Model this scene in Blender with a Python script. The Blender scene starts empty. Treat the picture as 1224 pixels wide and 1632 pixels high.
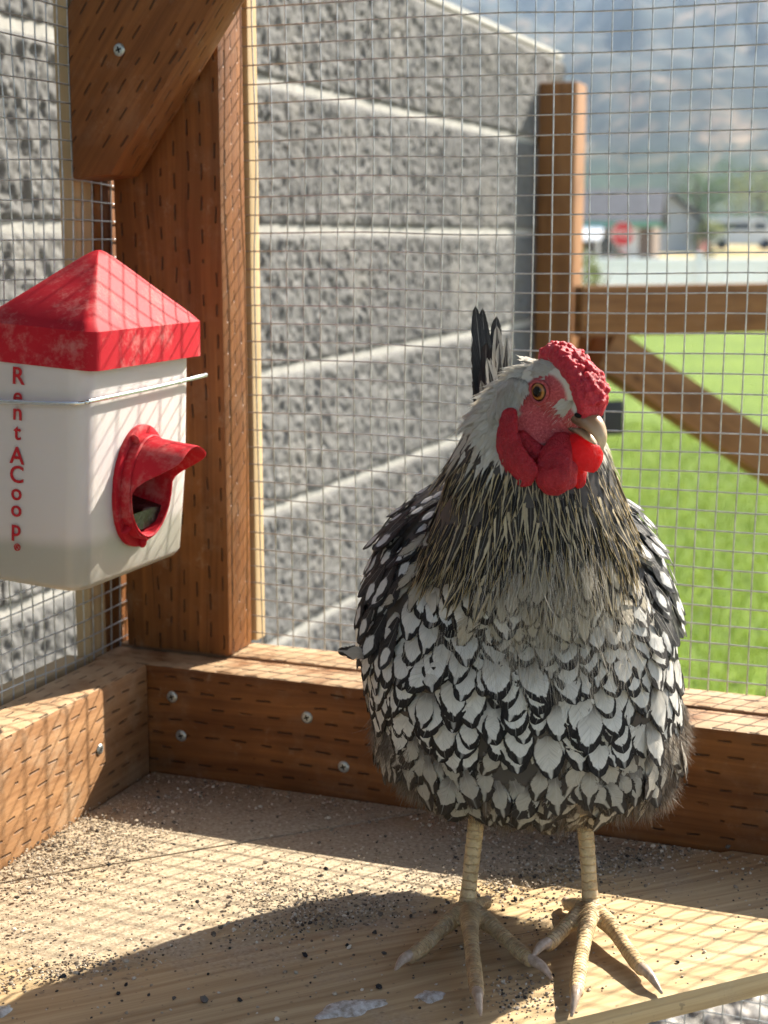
import bpy, bmesh, math, random
import numpy as np
from mathutils import Vector, Matrix

random.seed(7)
rng = np.random.default_rng(11)
S = bpy.context.scene
COL = S.collection
R = math.radians

# ------------------------------------------------------------------ camera
YAW, PITCH = R(21.0), R(10.296)
CAM = Vector((0.5322, -0.8999, 0.375))
cam_d = bpy.data.cameras.new('camera')
cam = bpy.data.objects.new('camera', cam_d)
COL.objects.link(cam)
cam.location = CAM
cam.rotation_euler = (R(90) - PITCH, 0, YAW)
cam_d.sensor_fit = 'HORIZONTAL'
cam_d.sensor_width = 24.0
cam_d.lens = 24.0 * 2400.0 / 1224.0
cam_d.clip_start = 0.02
cam_d.clip_end = 20000.0
cam_d.dof.use_dof = True
cam_d.dof.focus_distance = 0.80
cam_d.dof.aperture_fstop = 10.5
S.camera = cam

# ------------------------------------------------------------------ sky, sun, exposure
SUN_AZ, SUN_EL = R(27.0), R(36.0)       # azimuth measured from +Y towards +X
W = bpy.data.worlds.new('World')
S.world = W
W.use_nodes = True
wn = W.node_tree.nodes
bg = wn['Background']
sky = wn.new('ShaderNodeTexSky')
sky.sky_type = 'NISHITA'
sky.sun_disc = False
sky.sun_elevation = SUN_EL
sky.sun_rotation = SUN_AZ
sky.air_density = 1.0
sky.dust_density = 1.5
W.node_tree.links.new(sky.outputs[0], bg.inputs[0])
bg.inputs[1].default_value = 0.068
sun_dir = Vector((math.sin(SUN_AZ) * math.cos(SUN_EL), math.cos(SUN_AZ) * math.cos(SUN_EL), math.sin(SUN_EL)))
sl = bpy.data.lights.new('sun', 'SUN')
sl.energy = 5.0
sl.angle = R(0.53)
sl.color = (1.0, 0.92, 0.79)
sun = bpy.data.objects.new('sun', sl)
COL.objects.link(sun)
sun.location = (2, 3, 4)
sun.rotation_euler = sun_dir.to_track_quat('Z', 'Y').to_euler()

S.view_settings.view_transform = 'Standard'
S.view_settings.look = 'None'
S.view_settings.gamma = 1.0
S.view_settings.exposure = 1.88
S.render.engine = 'CYCLES'
S.cycles.use_denoising = True
S.cycles.use_adaptive_sampling = True
S.cycles.adaptive_threshold = 0.02
S.cycles.max_bounces = 8
S.cycles.diffuse_bounces = 4
S.cycles.glossy_bounces = 3
S.cycles.transmission_bounces = 4
S.cycles.volume_bounces = 0
S.cycles.transparent_max_bounces = 12
S.cycles.sample_clamp_indirect = 6.0
S.cycles.caustics_reflective = False
S.cycles.caustics_refractive = False

# ------------------------------------------------------------------ helpers
def tag(o, label=None, cat=None, group=None, kind=None):
    if label: o['label'] = label
    if cat: o['category'] = cat
    if group: o['group'] = group
    if kind: o['kind'] = kind
    return o

def empty(name, loc=(0, 0, 0), rz=0.0):
    o = bpy.data.objects.new(name, None)
    o.empty_display_size = 0.05
    o.location = loc
    o.rotation_euler = (0, 0, rz)
    COL.objects.link(o)
    return o

def link(name, me, mat=None, parent=None):
    o = bpy.data.objects.new(name, me)
    COL.objects.link(o)
    if mat is not None and len(me.materials) == 0:
        me.materials.append(mat)
    if parent is not None:
        o.parent = parent
    return o

def set_smooth(me, v=True):
    me.polygons.foreach_set('use_smooth', [v] * len(me.polygons))

def mesh_np(name, V, F, smooth=True, uv=None):
    """V (n,3); F (m,k) array or list of lists; uv (n,2) per vertex."""
    me = bpy.data.meshes.new(name)
    if isinstance(F, np.ndarray):
        n, m, k = len(V), len(F), F.shape[1]
        me.vertices.add(n)
        me.vertices.foreach_set('co', np.asarray(V, np.float32).ravel())
        me.loops.add(m * k)
        me.loops.foreach_set('vertex_index', F.astype(np.int32).ravel())
        me.polygons.add(m)
        me.polygons.foreach_set('loop_start', np.arange(0, m * k, k, dtype=np.int32))
        me.polygons.foreach_set('loop_total', np.full(m, k, np.int32))
        me.update(calc_edges=True)
        li = F.astype(np.int64).ravel()
    else:
        me.from_pydata([tuple(v) for v in V], [], F)
        me.update()
        li = np.empty(len(me.loops), np.int32)
        me.loops.foreach_get('vertex_index', li)
    if uv is not None:
        l = me.uv_layers.new(name='UVMap')
        l.data.foreach_set('uv', np.asarray(uv, np.float32)[li].ravel())
    set_smooth(me, smooth)
    me.validate()
    return me

def from_bm(name, bm, smooth=False):
    me = bpy.data.meshes.new(name)
    bm.normal_update()
    bm.to_mesh(me)
    bm.free()
    set_smooth(me, smooth)
    return me

def smooth_by_angle(me, ang=35):
    set_smooth(me, True)
    try:
        me.set_sharp_from_angle(angle=R(ang))
    except Exception:
        pass

def box_uv(me, axis, off=(0.0, 0.0)):
    """metric UVs, u along the board"""
    l = me.uv_layers.new(name='UVMap')
    oth = [i for i in range(3) if i != axis]
    for p in me.polygons:
        n = p.normal
        ax = max(range(3), key=lambda i: abs(n[i]))
        for li in p.loop_indices:
            co = me.vertices[me.loops[li].vertex_index].co
            if ax == axis:
                u, v = co[oth[0]], co[oth[1]] + 5.0
            else:
                u = co[axis]
                v = co[[i for i in oth if i != ax][0]] + ax * 0.37
            l.data[li].uv = (u + off[0], v + off[1])

def board(name, mn, mx, axis, mat, parent=None, bev=0.002, mat4=None, seg=2):
    """bevelled board between corners mn, mx (own frame, origin at its middle)"""
    mn, mx = Vector(mn), Vector(mx)
    c = (mn + mx) / 2
    s = mx - mn
    bm = bmesh.new()
    bmesh.ops.create_cube(bm, size=1.0)
    for v in bm.verts:
        v.co = Vector((v.co.x * s.x, v.co.y * s.y, v.co.z * s.z))
    if bev > 0:
        bmesh.ops.bevel(bm, geom=bm.edges[:], offset=bev, segments=seg, affect='EDGES', profile=0.6)
    me = from_bm(name, bm)
    box_uv(me, axis, (random.uniform(0, 9), random.uniform(0, 9)))
    smooth_by_angle(me, 30)
    o = link(name, me, mat, parent)
    if mat4 is None:
        o.location = c
    else:
        o.matrix_local = mat4 @ Matrix.Translation(c)
    return o

def tube(path, rad, n=8, caps=True):
    """returns V,F(list) for a tube along path (k,3) with radii (k,)"""
    P = np.asarray(path, float)
    k = len(P)
    rad = np.broadcast_to(np.asarray(rad, float), (k,))
    T = np.gradient(P, axis=0)
    T /= np.linalg.norm(T, axis=1)[:, None] + 1e-12
    ref = np.array([0, 0, 1.0]) if abs(T[0, 2]) < 0.9 else np.array([1.0, 0, 0])
    V = []
    for i in range(k):
        a = np.cross(T[i], ref); a /= np.linalg.norm(a) + 1e-12
        b = np.cross(T[i], a)
        ref = -np.cross(T[i], a) if False else np.cross(a, T[i])
        th = np.linspace(0, 2 * math.pi, n, endpoint=False)
        V.append(P[i] + rad[i] * (np.cos(th)[:, None] * a + np.sin(th)[:, None] * b))
    V = np.concatenate(V)
    F = []
    for i in range(k - 1):
        for j in range(n):
            j2 = (j + 1) % n
            F.append([i * n + j, i * n + j2, (i + 1) * n + j2, (i + 1) * n + j])
    if caps:
        F.append(list(range(n))[::-1])
        F.append([(k - 1) * n + j for j in range(n)])
    return V, F

class Acc:
    """collects vertices and faces of one mesh"""
    def __init__(self): self.V, self.F, self.n = [], [], 0
    def add(self, V, F):
        self.V.append(np.asarray(V, float))
        self.F += [[i + self.n for i in f] for f in F]
        self.n += len(V)
        return self
    def build(self, name, mat=None, parent=None, smooth=True):
        me = mesh_np(name, np.concatenate(self.V), self.F, smooth)
        return link(name, me, mat, parent)

def spline(pts, n):
    """Catmull-Rom through points"""
    P = np.asarray(pts, float)
    if len(P) == 2:
        t = np.linspace(0, 1, n)[:, None]
        return P[0] * (1 - t) + P[1] * t
    Q = np.vstack([2 * P[0] - P[1], P, 2 * P[-1] - P[-2]])
    out = []
    m = len(P) - 1
    for t in np.linspace(0, m - 1e-9, n):
        i = int(t); f = t - i
        p0, p1, p2, p3 = Q[i], Q[i + 1], Q[i + 2], Q[i + 3]
        out.append(0.5 * ((2 * p1) + (-p0 + p2) * f + (2 * p0 - 5 * p1 + 4 * p2 - p3) * f * f + (-p0 + 3 * p1 - 3 * p2 + p3) * f ** 3))
    return np.array(out)

def ellipsoid(c, r, seg=20, ring=12, M=None):
    V, F = [], []
    for i in range(ring + 1):
        ph = math.pi * i / ring
        for j in range(seg):
            th = 2 * math.pi * j / seg
            V.append((math.sin(ph) * math.cos(th), math.sin(ph) * math.sin(th), math.cos(ph)))
    V = np.array(V) * np.asarray(r)
    if M is not None: V = V @ np.asarray(M).T
    V = V + np.asarray(c)
    for i in range(ring):
        for j in range(seg):
            j2 = (j + 1) % seg
            F.append([i * seg + j, (i + 1) * seg + j, (i + 1) * seg + j2, i * seg + j2])
    return V, F

def evaluated(o):
    dg = bpy.context.evaluated_depsgraph_get()
    return bpy.data.meshes.new_from_object(o.evaluated_get(dg))

# ---- a small value-noise in numpy for shapes
def vnoise(P, seed=0):
    P = np.asarray(P, float)
    I = np.floor(P).astype(np.int64); f = P - I
    f = f * f * (3 - 2 * f)
    def h(ix, iy, iz):
        n = (ix * 374761393 + iy * 668265263 + iz * 2147483647 + seed * 1274126177) & 0xffffffff
        n = ((n ^ (n >> 13)) * 1274126177) & 0xffffffff
        n = (n ^ (n >> 16)) & 0xffffffff
        return n / 4294967295.0
    out = 0
    for dx in (0, 1):
        for dy in (0, 1):
            for dz in (0, 1):
                w = (f[..., 0] if dx else 1 - f[..., 0]) * (f[..., 1] if dy else 1 - f[..., 1]) * (f[..., 2] if dz else 1 - f[..., 2])
                out = out + w * h(I[..., 0] + dx, I[..., 1] + dy, I[..., 2] + dz)
    return out * 2 - 1

def fbm(P, oct=4, seed=0):
    P = np.asarray(P, float)
    a, s, o = 1.0, 0.0, 0.0
    for k in range(oct):
        o = o + a * vnoise(P * 2 ** k + 17.3 * k, seed + k)
        s += a; a *= 0.5
    return o / s

# ------------------------------------------------------------------ material helpers
class Mat:
    def __init__(self, name, rough=0.6, spec=0.3):
        self.m = bpy.data.materials.new(name)
        self.m.use_nodes = True
        self.nt = self.m.node_tree
        self.p = self.nt.nodes['Principled BSDF']
        self.out = self.nt.nodes['Material Output']
        self.p.inputs['Roughness'].default_value = rough
        self.p.inputs['Specular IOR Level'].default_value = spec
    def n(self, t, **kw):
        nd = self.nt.nodes.new('ShaderNode' + t)
        for k, v in kw.items(): setattr(nd, k, v)
        return nd
    def l(self, a, b): self.nt.links.new(a, b)
    def setin(self, sock, v):
        if isinstance(v, bpy.types.NodeSocket): self.l(v, sock)
        elif isinstance(v, (tuple, list)):
            sock.default_value = tuple(v) + (1.0,) if len(v) == 3 and sock.type == 'RGBA' else tuple(v)
        else: sock.default_value = v
    def math(self, op, a, b=0.0, c=0.0, clamp=False):
        nd = self.n('Math', operation=op, use_clamp=clamp)
        self.setin(nd.inputs[0], a); self.setin(nd.inputs[1], b); self.setin(nd.inputs[2], c)
        return nd.outputs[0]
    def vmul(self, v, s):
        nd = self.n('VectorMath', operation='MULTIPLY')
        self.setin(nd.inputs[0], v); self.setin(nd.inputs[1], s)
        return nd.outputs[0]
    def vadd(self, v, s):
        nd = self.n('VectorMath', operation='ADD')
        self.setin(nd.inputs[0], v); self.setin(nd.inputs[1], s)
        return nd.outputs[0]
    def noise(self, vec, scale, detail=4, rough=0.55, dist=0.0):
        nd = self.n('TexNoise')
        if vec is not None: self.l(vec, nd.inputs['Vector'])
        nd.inputs['Scale'].default_value = scale
        nd.inputs['Detail'].default_value = detail
        nd.inputs['Roughness'].default_value = rough
        nd.inputs['Distortion'].default_value = dist
        return nd.outputs['Fac']
    def ramp(self, fac, stops, interp='LINEAR'):
        nd = self.n('ValToRGB')
        cr = nd.color_ramp; cr.interpolation = interp
        while len(cr.elements) < len(stops): cr.elements.new(0.5)
        for e, (p, c) in zip(cr.elements, stops):
            e.position = p
            e.color = (c, c, c, 1) if isinstance(c, (int, float)) else tuple(c) + (1,)
        self.l(fac, nd.inputs[0])
        return nd.outputs[0]
    def step(self, x, a, b):
        nd = self.n('MapRange', interpolation_type='SMOOTHSTEP')
        self.setin(nd.inputs['Value'], x)
        self.setin(nd.inputs['From Min'], a); self.setin(nd.inputs['From Max'], b)
        return nd.outputs[0]
    def mix(self, fac, a, b, blend='MIX'):
        nd = self.n('Mix', data_type='RGBA', blend_type=blend)
        self.setin(nd.inputs[0], fac)
        self.setin(nd.inputs[6], a); self.setin(nd.inputs[7], b)
        return nd.outputs[2]
    def bump(self, h, strength=0.5, dist=0.002, normal=None):
        nd = self.n('Bump')
        nd.inputs['Strength'].default_value = strength
        nd.inputs['Distance'].default_value = dist
        self.l(h, nd.inputs['Height'])
        if normal is not None: self.l(normal, nd.inputs['Normal'])
        return nd.outputs[0]
    def color(self, c): self.setin(self.p.inputs['Base Color'], c); return self
    def normal(self, n): self.l(n, self.p.inputs['Normal']); return self
    def rough(self, r): self.setin(self.p.inputs['Roughness'], r); return self
    def uv(self): return self.n('UVMap').outputs[0]
    def obj(self): return self.n('TexCoord').outputs['Object']
    def pos(self): return self.n('NewGeometry').outputs['Position']
    def sep(self, v):
        nd = self.n('SeparateXYZ'); self.l(v, nd.inputs[0]); return nd.outputs
    def comb(self, x, y, z=0.0):
        nd = self.n('CombineXYZ')
        for i, q in enumerate((x, y, z)): self.setin(nd.inputs[i], q)
        return nd.outputs[0]
    def rand(self): return self.n('ObjectInfo').outputs['Random']

# ---- stained, incised lumber
def lumber(name, c_dark, c_light, incise=True, wear=0.0, rough=0.6, top=0.0):
    M = Mat(name, rough, 0.25)
    uv = M.uv(); x, y, _ = M.sep(uv)
    warp = M.noise(M.comb(M.math('MULTIPLY', x, 5.0), M.math('MULTIPLY', y, 12.0)), 1.0, 2)
    yw = M.math('ADD', y, M.math('MULTIPLY', warp, 0.02))
    g1 = M.noise(M.comb(M.math('MULTIPLY', x, 7.0), M.math('MULTIPLY', yw, 260.0)), 1.0, 5, 0.6)
    g2 = M.noise(M.comb(M.math('MULTIPLY', x, 3.0), M.math('MULTIPLY', yw, 55.0)), 1.0, 3, 0.5)
    g = M.math('ADD', M.math('MULTIPLY', g1, 0.5), M.math('MULTIPLY', g2, 0.5))
    col = M.ramp(g, [(0.30, c_dark), (0.52, tuple((a + b) / 2 for a, b in zip(c_dark, c_light))), (0.72, c_light)])
    blot = M.noise(uv, 9.0, 4, 0.6)
    col = M.mix(M.math('MULTIPLY', M.step(blot, 0.45, 0.75), 0.45), col, tuple(v * 0.6 for v in c_dark))
    if wear > 0:
        wn_ = M.noise(uv, 23.0, 5, 0.7)
        col = M.mix(M.math('MULTIPLY', M.step(wn_, 0.48, 0.7), wear), col, (0.47, 0.36, 0.24))
    kv = M.n('TexVoronoi'); kv.inputs['Scale'].default_value = 1.0
    M.l(M.comb(M.math('MULTIPLY', x, 5.0), M.math('MULTIPLY', y, 9.0)), kv.inputs['Vector'])
    kd = M.math('ADD', kv.outputs['Distance'], M.math('MULTIPLY', g1, 0.05))
    kn = M.math('MULTIPLY', M.math('SUBTRACT', 1.0, M.step(kd, 0.06, 0.11)), M.math('GREATER_THAN', M.sep(kv.outputs['Color'])[0], 0.45))
    col = M.mix(M.math('MULTIPLY', kn, 0.8), col, tuple(v * 0.35 for v in c_dark))
    chk = M.step(M.noise(M.comb(M.math('MULTIPLY', x, 2.6), M.math('MULTIPLY', yw, 330.0)), 1.0, 2), 0.70, 0.75)
    col = M.mix(M.math('MULTIPLY', chk, 0.6), col, tuple(v * 0.3 for v in c_dark))
    dirt_ = M.math('MULTIPLY', M.step(M.noise(uv, 48.0, 6, 0.75), 0.56, 0.74), 0.28)
    col = M.mix(dirt_, col, (0.40, 0.31, 0.21))
    if top > 0:                              # upward faces are bleached and trodden
        gz = M.sep(M.n('NewGeometry').outputs['Normal'])[2]
        col = M.mix(M.math('MULTIPLY', M.math('MULTIPLY', M.step(gz, 0.45, 0.9), M.step(M.noise(uv, 31.0, 4), 0.25, 0.6)), top), col, (0.50, 0.36, 0.22))
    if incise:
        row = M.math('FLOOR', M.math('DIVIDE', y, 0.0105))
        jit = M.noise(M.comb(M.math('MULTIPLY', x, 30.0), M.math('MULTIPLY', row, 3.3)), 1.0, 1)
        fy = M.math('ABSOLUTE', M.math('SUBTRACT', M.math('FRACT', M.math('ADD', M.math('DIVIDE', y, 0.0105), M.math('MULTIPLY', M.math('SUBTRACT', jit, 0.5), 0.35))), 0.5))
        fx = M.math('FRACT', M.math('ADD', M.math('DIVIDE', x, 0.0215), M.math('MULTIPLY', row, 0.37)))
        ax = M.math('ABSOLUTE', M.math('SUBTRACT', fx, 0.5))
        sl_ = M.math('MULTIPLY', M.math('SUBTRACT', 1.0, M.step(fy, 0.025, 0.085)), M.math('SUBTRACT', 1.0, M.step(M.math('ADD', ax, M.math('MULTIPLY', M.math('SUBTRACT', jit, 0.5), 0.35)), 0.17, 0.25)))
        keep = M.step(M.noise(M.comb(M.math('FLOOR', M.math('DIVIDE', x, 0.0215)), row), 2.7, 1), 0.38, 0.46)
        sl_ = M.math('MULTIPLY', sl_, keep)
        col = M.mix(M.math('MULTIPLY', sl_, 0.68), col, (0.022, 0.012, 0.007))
        nrm = M.bump(g1, 0.25, 0.0006)
        inv = M.math('SUBTRACT', 1.0, sl_)
        nrm = M.bump(inv, 0.9, 0.0016, nrm)
        M.normal(nrm)
    else:
        M.normal(M.bump(g1, 0.35, 0.0008))
    M.color(col)
    return M.m

WOOD = lumber('stained_lumber', (0.085, 0.026, 0.006), (0.29, 0.112, 0.029), True, 0.10, top=0.8)
WOOD_TOP = lumber('weathered_stained_lumber', (0.165, 0.070, 0.026), (0.42, 0.235, 0.11), True, 0.35, top=0.75)
WOOD_PALE = lumber('pale_batten_wood', (0.40, 0.27, 0.13), (0.62, 0.47, 0.28), False, 0.1)
WOOD_FAR = lumber('gate_wood', (0.145, 0.058, 0.017), (0.38, 0.185, 0.062), False, 0.05)

# ---- shelf planks : pale worn fir with dust
M = Mat('shelf_plank_wood', 0.75, 0.2)
uv = M.uv(); x, y, _ = M.sep(uv)
warp = M.noise(M.comb(M.math('MULTIPLY', x, 4.0), M.math('MULTIPLY', y, 9.0)), 1.0, 2)
yw = M.math('ADD', y, M.math('MULTIPLY', warp, 0.02))
g1 = M.noise(M.comb(M.math('MULTIPLY', x, 5.0), M.math('MULTIPLY', yw, 240.0)), 1.0, 4, 0.6)
g2 = M.noise(M.comb(M.math('MULTIPLY', x, 1.6), M.math('MULTIPLY', yw, 95.0)), 1.0, 3, 0.5)
ring = M.step(g2, 0.52, 0.66)
col = M.ramp(g1, [(0.25, (0.34, 0.225, 0.11)), (0.6, (0.52, 0.385, 0.215)), (0.8, (0.60, 0.465, 0.28))])
col = M.mix(M.math('MULTIPLY', ring, 0.38), col, (0.205, 0.125, 0.06))
crack = M.step(M.noise(M.comb(M.math('MULTIPLY', x, 2.2), M.math('MULTIPLY', yw, 300.0)), 1.0, 2), 0.69, 0.74)
col = M.mix(M.math('MULTIPLY', crack, 0.7), col, (0.06, 0.035, 0.018))
pos = M.pos()
d1 = M.noise(pos, 11.0, 5, 0.65)
d2 = M.noise(pos, 420.0, 3, 0.6)
px_, py_, pz_ = M.sep(pos)
back = M.step(M.math('SUBTRACT', py_, px_), -0.46, -0.30)          # the back planks carry more dust
dust = M.math('MULTIPLY', M.step(M.math('ADD', d1, M.math('MULTIPLY', back, 0.32)), 0.50, 0.78), 0.85)
dcol = M.ramp(d2, [(0.3, (0.22, 0.172, 0.12)), (0.5, (0.385, 0.315, 0.225)), (0.72, (0.52, 0.445, 0.335))])
col = M.mix(dust, col, dcol)
fleck = M.step(M.noise(pos, 190.0, 2, 0.5), 0.66, 0.71)
col = M.mix(M.math('MULTIPLY', fleck, 0.45), col, (0.10, 0.08, 0.058))
M.color(col)
hh = M.math('ADD', M.math('MULTIPLY', g1, 0.6), M.math('MULTIPLY', M.math('MULTIPLY', d2, dust), 0.9))
hh = M.math('SUBTRACT', hh, M.math('ADD', M.math('MULTIPLY', crack, 1.0), M.math('MULTIPLY', ring, 0.3)))
M.normal(M.bump(hh, 0.55, 0.0012))
PLANK = M.m

# ---- galvanised wire
M = Mat('galvanised_wire', 0.38, 0.5)
M.p.inputs['Metallic'].default_value = 0.75
M.color(M.ramp(M.noise(M.obj(), 180.0, 3), [(0.3, (0.34, 0.35, 0.35)), (0.7, (0.62, 0.63, 0.62))]))
WIRE = M.m
M = Mat('bright_wire', 0.25, 0.5); M.p.inputs['Metallic'].default_value = 0.9; M.color((0.68, 0.70, 0.70)); BRIGHT = M.m
M = Mat('zinc_screw', 0.4, 0.5); M.p.inputs['Metallic'].default_value = 0.7
M.color(M.ramp(M.noise(M.obj(), 900.0, 3), [(0.35, (0.30, 0.33, 0.31)), (0.7, (0.55, 0.58, 0.55))])); ZINC = M.m
M = Mat('dark_slot', 0.8, 0.1); M.color((0.015, 0.013, 0.012)); DARK = M.m

# ---- split-face block and mortar
M = Mat('split_face_concrete', 0.92, 0.15)
o_ = M.pos()
c1 = M.noise(o_, 55.0, 6, 0.7); c2 = M.noise(o_, 260.0, 3, 0.6); c3 = M.noise(o_, 6.0, 3, 0.5)
col = M.ramp(c1, [(0.25, (0.10, 0.10, 0.097)), (0.5, (0.15, 0.149, 0.144)), (0.8, (0.215, 0.212, 0.203))])
col = M.mix(M.math('MULTIPLY', M.step(c2, 0.55, 0.7), 0.35), col, (0.085, 0.085, 0.083))
r_ = M.rand()
col = M.mix(1.0, col, M.ramp(r_, [(0.0, (0.80, 0.80, 0.81)), (1.0, (1.0, 1.0, 1.0))]), 'MULTIPLY')
col = M.mix(M.math('MULTIPLY', M.step(c3, 0.5, 0.7), 0.25), col, (0.26, 0.24, 0.205))
M.color(col); M.normal(M.bump(M.math('ADD', c1, M.math('MULTIPLY', c2, 0.5)), 0.35, 0.004))
BLOCK = M.m
M = Mat('pale_mortar', 0.9, 0.15)
M.color(M.ramp(M.noise(M.pos(), 40.0, 5, 0.6), [(0.3, (0.29, 0.285, 0.262)), (0.7, (0.41, 0.40, 0.37))]))
M.normal(M.bump(M.noise(M.pos(), 160.0, 4), 0.4, 0.002))
MORTAR = M.m

# ------------------------------------------------------------------ ground, mountain, haze
def view_xy(az, d):            # azimuth right of the photograph's view, distance
    a = az - YAW
    return CAM.x + math.sin(a) * d, CAM.y + math.cos(a) * d

GZ = -1.175
def ground_h(d):
    """height of the land at distance d from the coop: level garden, then a slow rise"""
    d = np.asarray(d, float)
    t = np.clip((d - 34.0) / 90.0, 0, None)
    return GZ + np.where(d > 34, 1.1 * (1 - np.exp(-t * 0.9)) + 0.014 * np.clip(d - 95, 0, None), 0)

# the land, one sheet out to the horizon
rad = np.concatenate([[0.0], np.geomspace(1.0, 9000.0, 70)])
nth = 120
V = [(CAM.x, CAM.y, GZ)]
for r_ in rad[1:]:
    th = np.linspace(0, 2 * math.pi, nth, endpoint=False)
    X = CAM.x + r_ * np.cos(th); Y = CAM.y + r_ * np.sin(th)
    z = float(ground_h(r_)) + (0.006 * r_ if 0 else 0)
    Z = np.full(nth, z) + (fbm(np.stack([X / 60, Y / 60, X * 0], -1), 3, 5) * np.clip((r_ - 60) / 60, 0, 1) * min(1.2, r_ * 0.006))
    V += list(zip(X, Y, Z))
F = [[0, 1 + j, 1 + (j + 1) % nth] for j in range(nth)]
for i in range(len(rad) - 2):
    a, b = 1 + i * nth, 1 + (i + 1) * nth
    for j in range(nth):
        j2 = (j + 1) % nth
        F.append([a + j, b + j, b + j2, a + j2])
M = Mat('land_cover', 0.95, 0.1)
ps = M.pos()
dv = M.n('VectorMath', operation='DISTANCE'); M.l(ps, dv.inputs[0]); dv.inputs[1].default_value = CAM
dist_ = dv.outputs['Value']
n1 = M.noise(ps, 0.05, 4, 0.6); n2 = M.noise(ps, 1.2, 4, 0.6)
dry = M.ramp(n2, [(0.3, (0.33, 0.25, 0.12)), (0.7, (0.50, 0.40, 0.21))])
green = M.ramp(n2, [(0.3, (0.05, 0.09, 0.025)), (0.7, (0.11, 0.16, 0.05))])
col = M.mix(M.step(n1, 0.50, 0.60), dry, green)
far = M.ramp(M.noise(ps, 0.012, 4), [(0.35, (0.07, 0.10, 0.04)), (0.65, (0.20, 0.19, 0.10))])
col = M.mix(M.step(dist_, 200.0, 420.0), col, far)
M.color(col)
M.normal(M.bump(n2, 0.5, 0.3))
ground = link('ground', mesh_np('ground', np.array(V), F), M.m)
tag(ground, 'dry grassy land reaching to the foot of the mountain', 'ground', kind='structure')

# lawn sheet and gravel strip lie a few millimetres above the land
def sheet(name, poly, z, mat, sub=1):
    bm = bmesh.new()
    f = bm.faces.new([bm.verts.new((p[0], p[1], z)) for p in poly])
    if f.normal.z < 0: bmesh.ops.reverse_faces(bm, faces=[f])
    return link(name, from_bm(name, bm), mat)

M = Mat('lawn_grass', 0.9, 0.2)
ps = M.pos()
a1 = M.noise(ps, 0.8, 5, 0.6); a2 = M.noise(ps, 26.0, 4, 0.7); a3 = M.noise(ps, 7.0, 3, 0.6)
col = M.ramp(M.math('ADD', M.math('MULTIPLY', a1, 0.45), M.math('MULTIPLY', a2, 0.55)),
             [(0.3, (0.072, 0.12, 0.012)), (0.52, (0.145, 0.225, 0.022)), (0.72, (0.245, 0.32, 0.045))])
col = M.mix(M.math('MULTIPLY', M.step(a3, 0.55, 0.75), 0.4), col, (0.24, 0.31, 0.07))
M.color(col); M.normal(M.bump(M.math('ADD', a2, a3), 0.9, 0.05))
LAWN = M.m
lawn = sheet('lawn', [(-16, 2.6), (14, 2.6), (14, 27.4), (-16, 27.4)], GZ + 0.006, LAWN)
tag(lawn, 'bright mown lawn behind the coop', 'lawn', kind='structure')

M = Mat('gravel_soil', 0.95, 0.1)
ps = M.pos()
M.color(M.ramp(M.noise(ps, 60.0, 5, 0.7), [(0.3, (0.10, 0.095, 0.085)), (0.5, (0.26, 0.245, 0.22)), (0.75, (0.50, 0.48, 0.44))]))
M.normal(M.bump(M.noise(ps, 45.0, 4), 0.9, 0.03))
gravel = sheet('gravel_bed', [(-3, -3), (5, -3), (5, 2.6), (-3, 2.6)], GZ + 0.006, M.m)
tag(gravel, 'grey gravel bed under the coop', 'gravel', kind='structure')

# loose stones on the gravel
ico = bmesh.new(); bmesh.ops.create_icosphere(ico, subdivisions=1, radius=1.0)
ICO_V = np.array([v.co[:] for v in ico.verts]); ICO_F = np.array([[v.index for v in f.verts] for f in ico.faces]); ico.free()

def rot_rand(n):
    q = rng.normal(size=(n, 4)); q /= np.linalg.norm(q, axis=1)[:, None]
    w, x, y, z = q.T
    return np.stack([np.stack([1 - 2 * (y * y + z * z), 2 * (x * y - z * w), 2 * (x * z + y * w)], -1),
                     np.stack([2 * (x * y + z * w), 1 - 2 * (x * x + z * z), 2 * (y * z - x * w)], -1),
                     np.stack([2 * (x * z - y * w), 2 * (y * z + x * w), 1 - 2 * (x * x + y * y)], -1)], 1)

def scatter(name, P, size, mat, squash=0.7, jag=0.25):
    """many small stones in one mesh; vertices get a 'tone' attribute"""
    n = len(P)
    base = ICO_V[None] * (1 + jag * rng.uniform(-1, 1, (n, len(ICO_V), 1)))
    sc = rng.uniform(0.6, 1.0, (n, 1, 3))
    A = np.einsum('nij,nkj->nki', rot_rand(n), base * sc)
    A[..., 2] *= squash
    size = np.broadcast_to(size, (n,))
    A = A * size[:, None, None] + np.asarray(P)[:, None, :]
    F = (ICO_F[None] + (np.arange(n) * len(ICO_V))[:, None, None]).reshape(-1, 3)
    me = mesh_np(name, A.reshape(-1, 3), F, False)
    at = me.attributes.new('tone', 'FLOAT', 'POINT')
    at.data.foreach_set('value', np.repeat(rng.random(n), len(ICO_V)).astype(np.float32))
    return link(name, me, mat)

def tone_mat(name, stops, rough=0.9):
    M = Mat(name, rough, 0.2)
    a = M.n('Attribute', attribute_name='tone')
    c = M.ramp(a.outputs['Fac'], stops)
    c = M.mix(0.35, c, M.ramp(M.noise(M.pos(), 900.0, 3), [(0.3, (0.1, 0.09, 0.08)), (0.7, (0.7, 0.66, 0.6))]), 'OVERLAY')
    M.color(c)
    return M.m

ROCK = tone_mat('gravel_stone', [(0.0, (0.12, 0.11, 0.10)), (0.5, (0.33, 0.31, 0.29)), (1.0, (0.62, 0.59, 0.54))])
n = 2600
P = np.stack([rng.uniform(-0.5, 1.0, n), rng.uniform(1.0, 2.6, n), np.full(n, GZ + 0.008)], -1)
o = scatter('gravel_stones', P, rng.uniform(0.010, 0.034, n), ROCK)
tag(o, 'loose grey stones on the gravel below the shelf', 'stones', kind='stuff')

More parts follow.
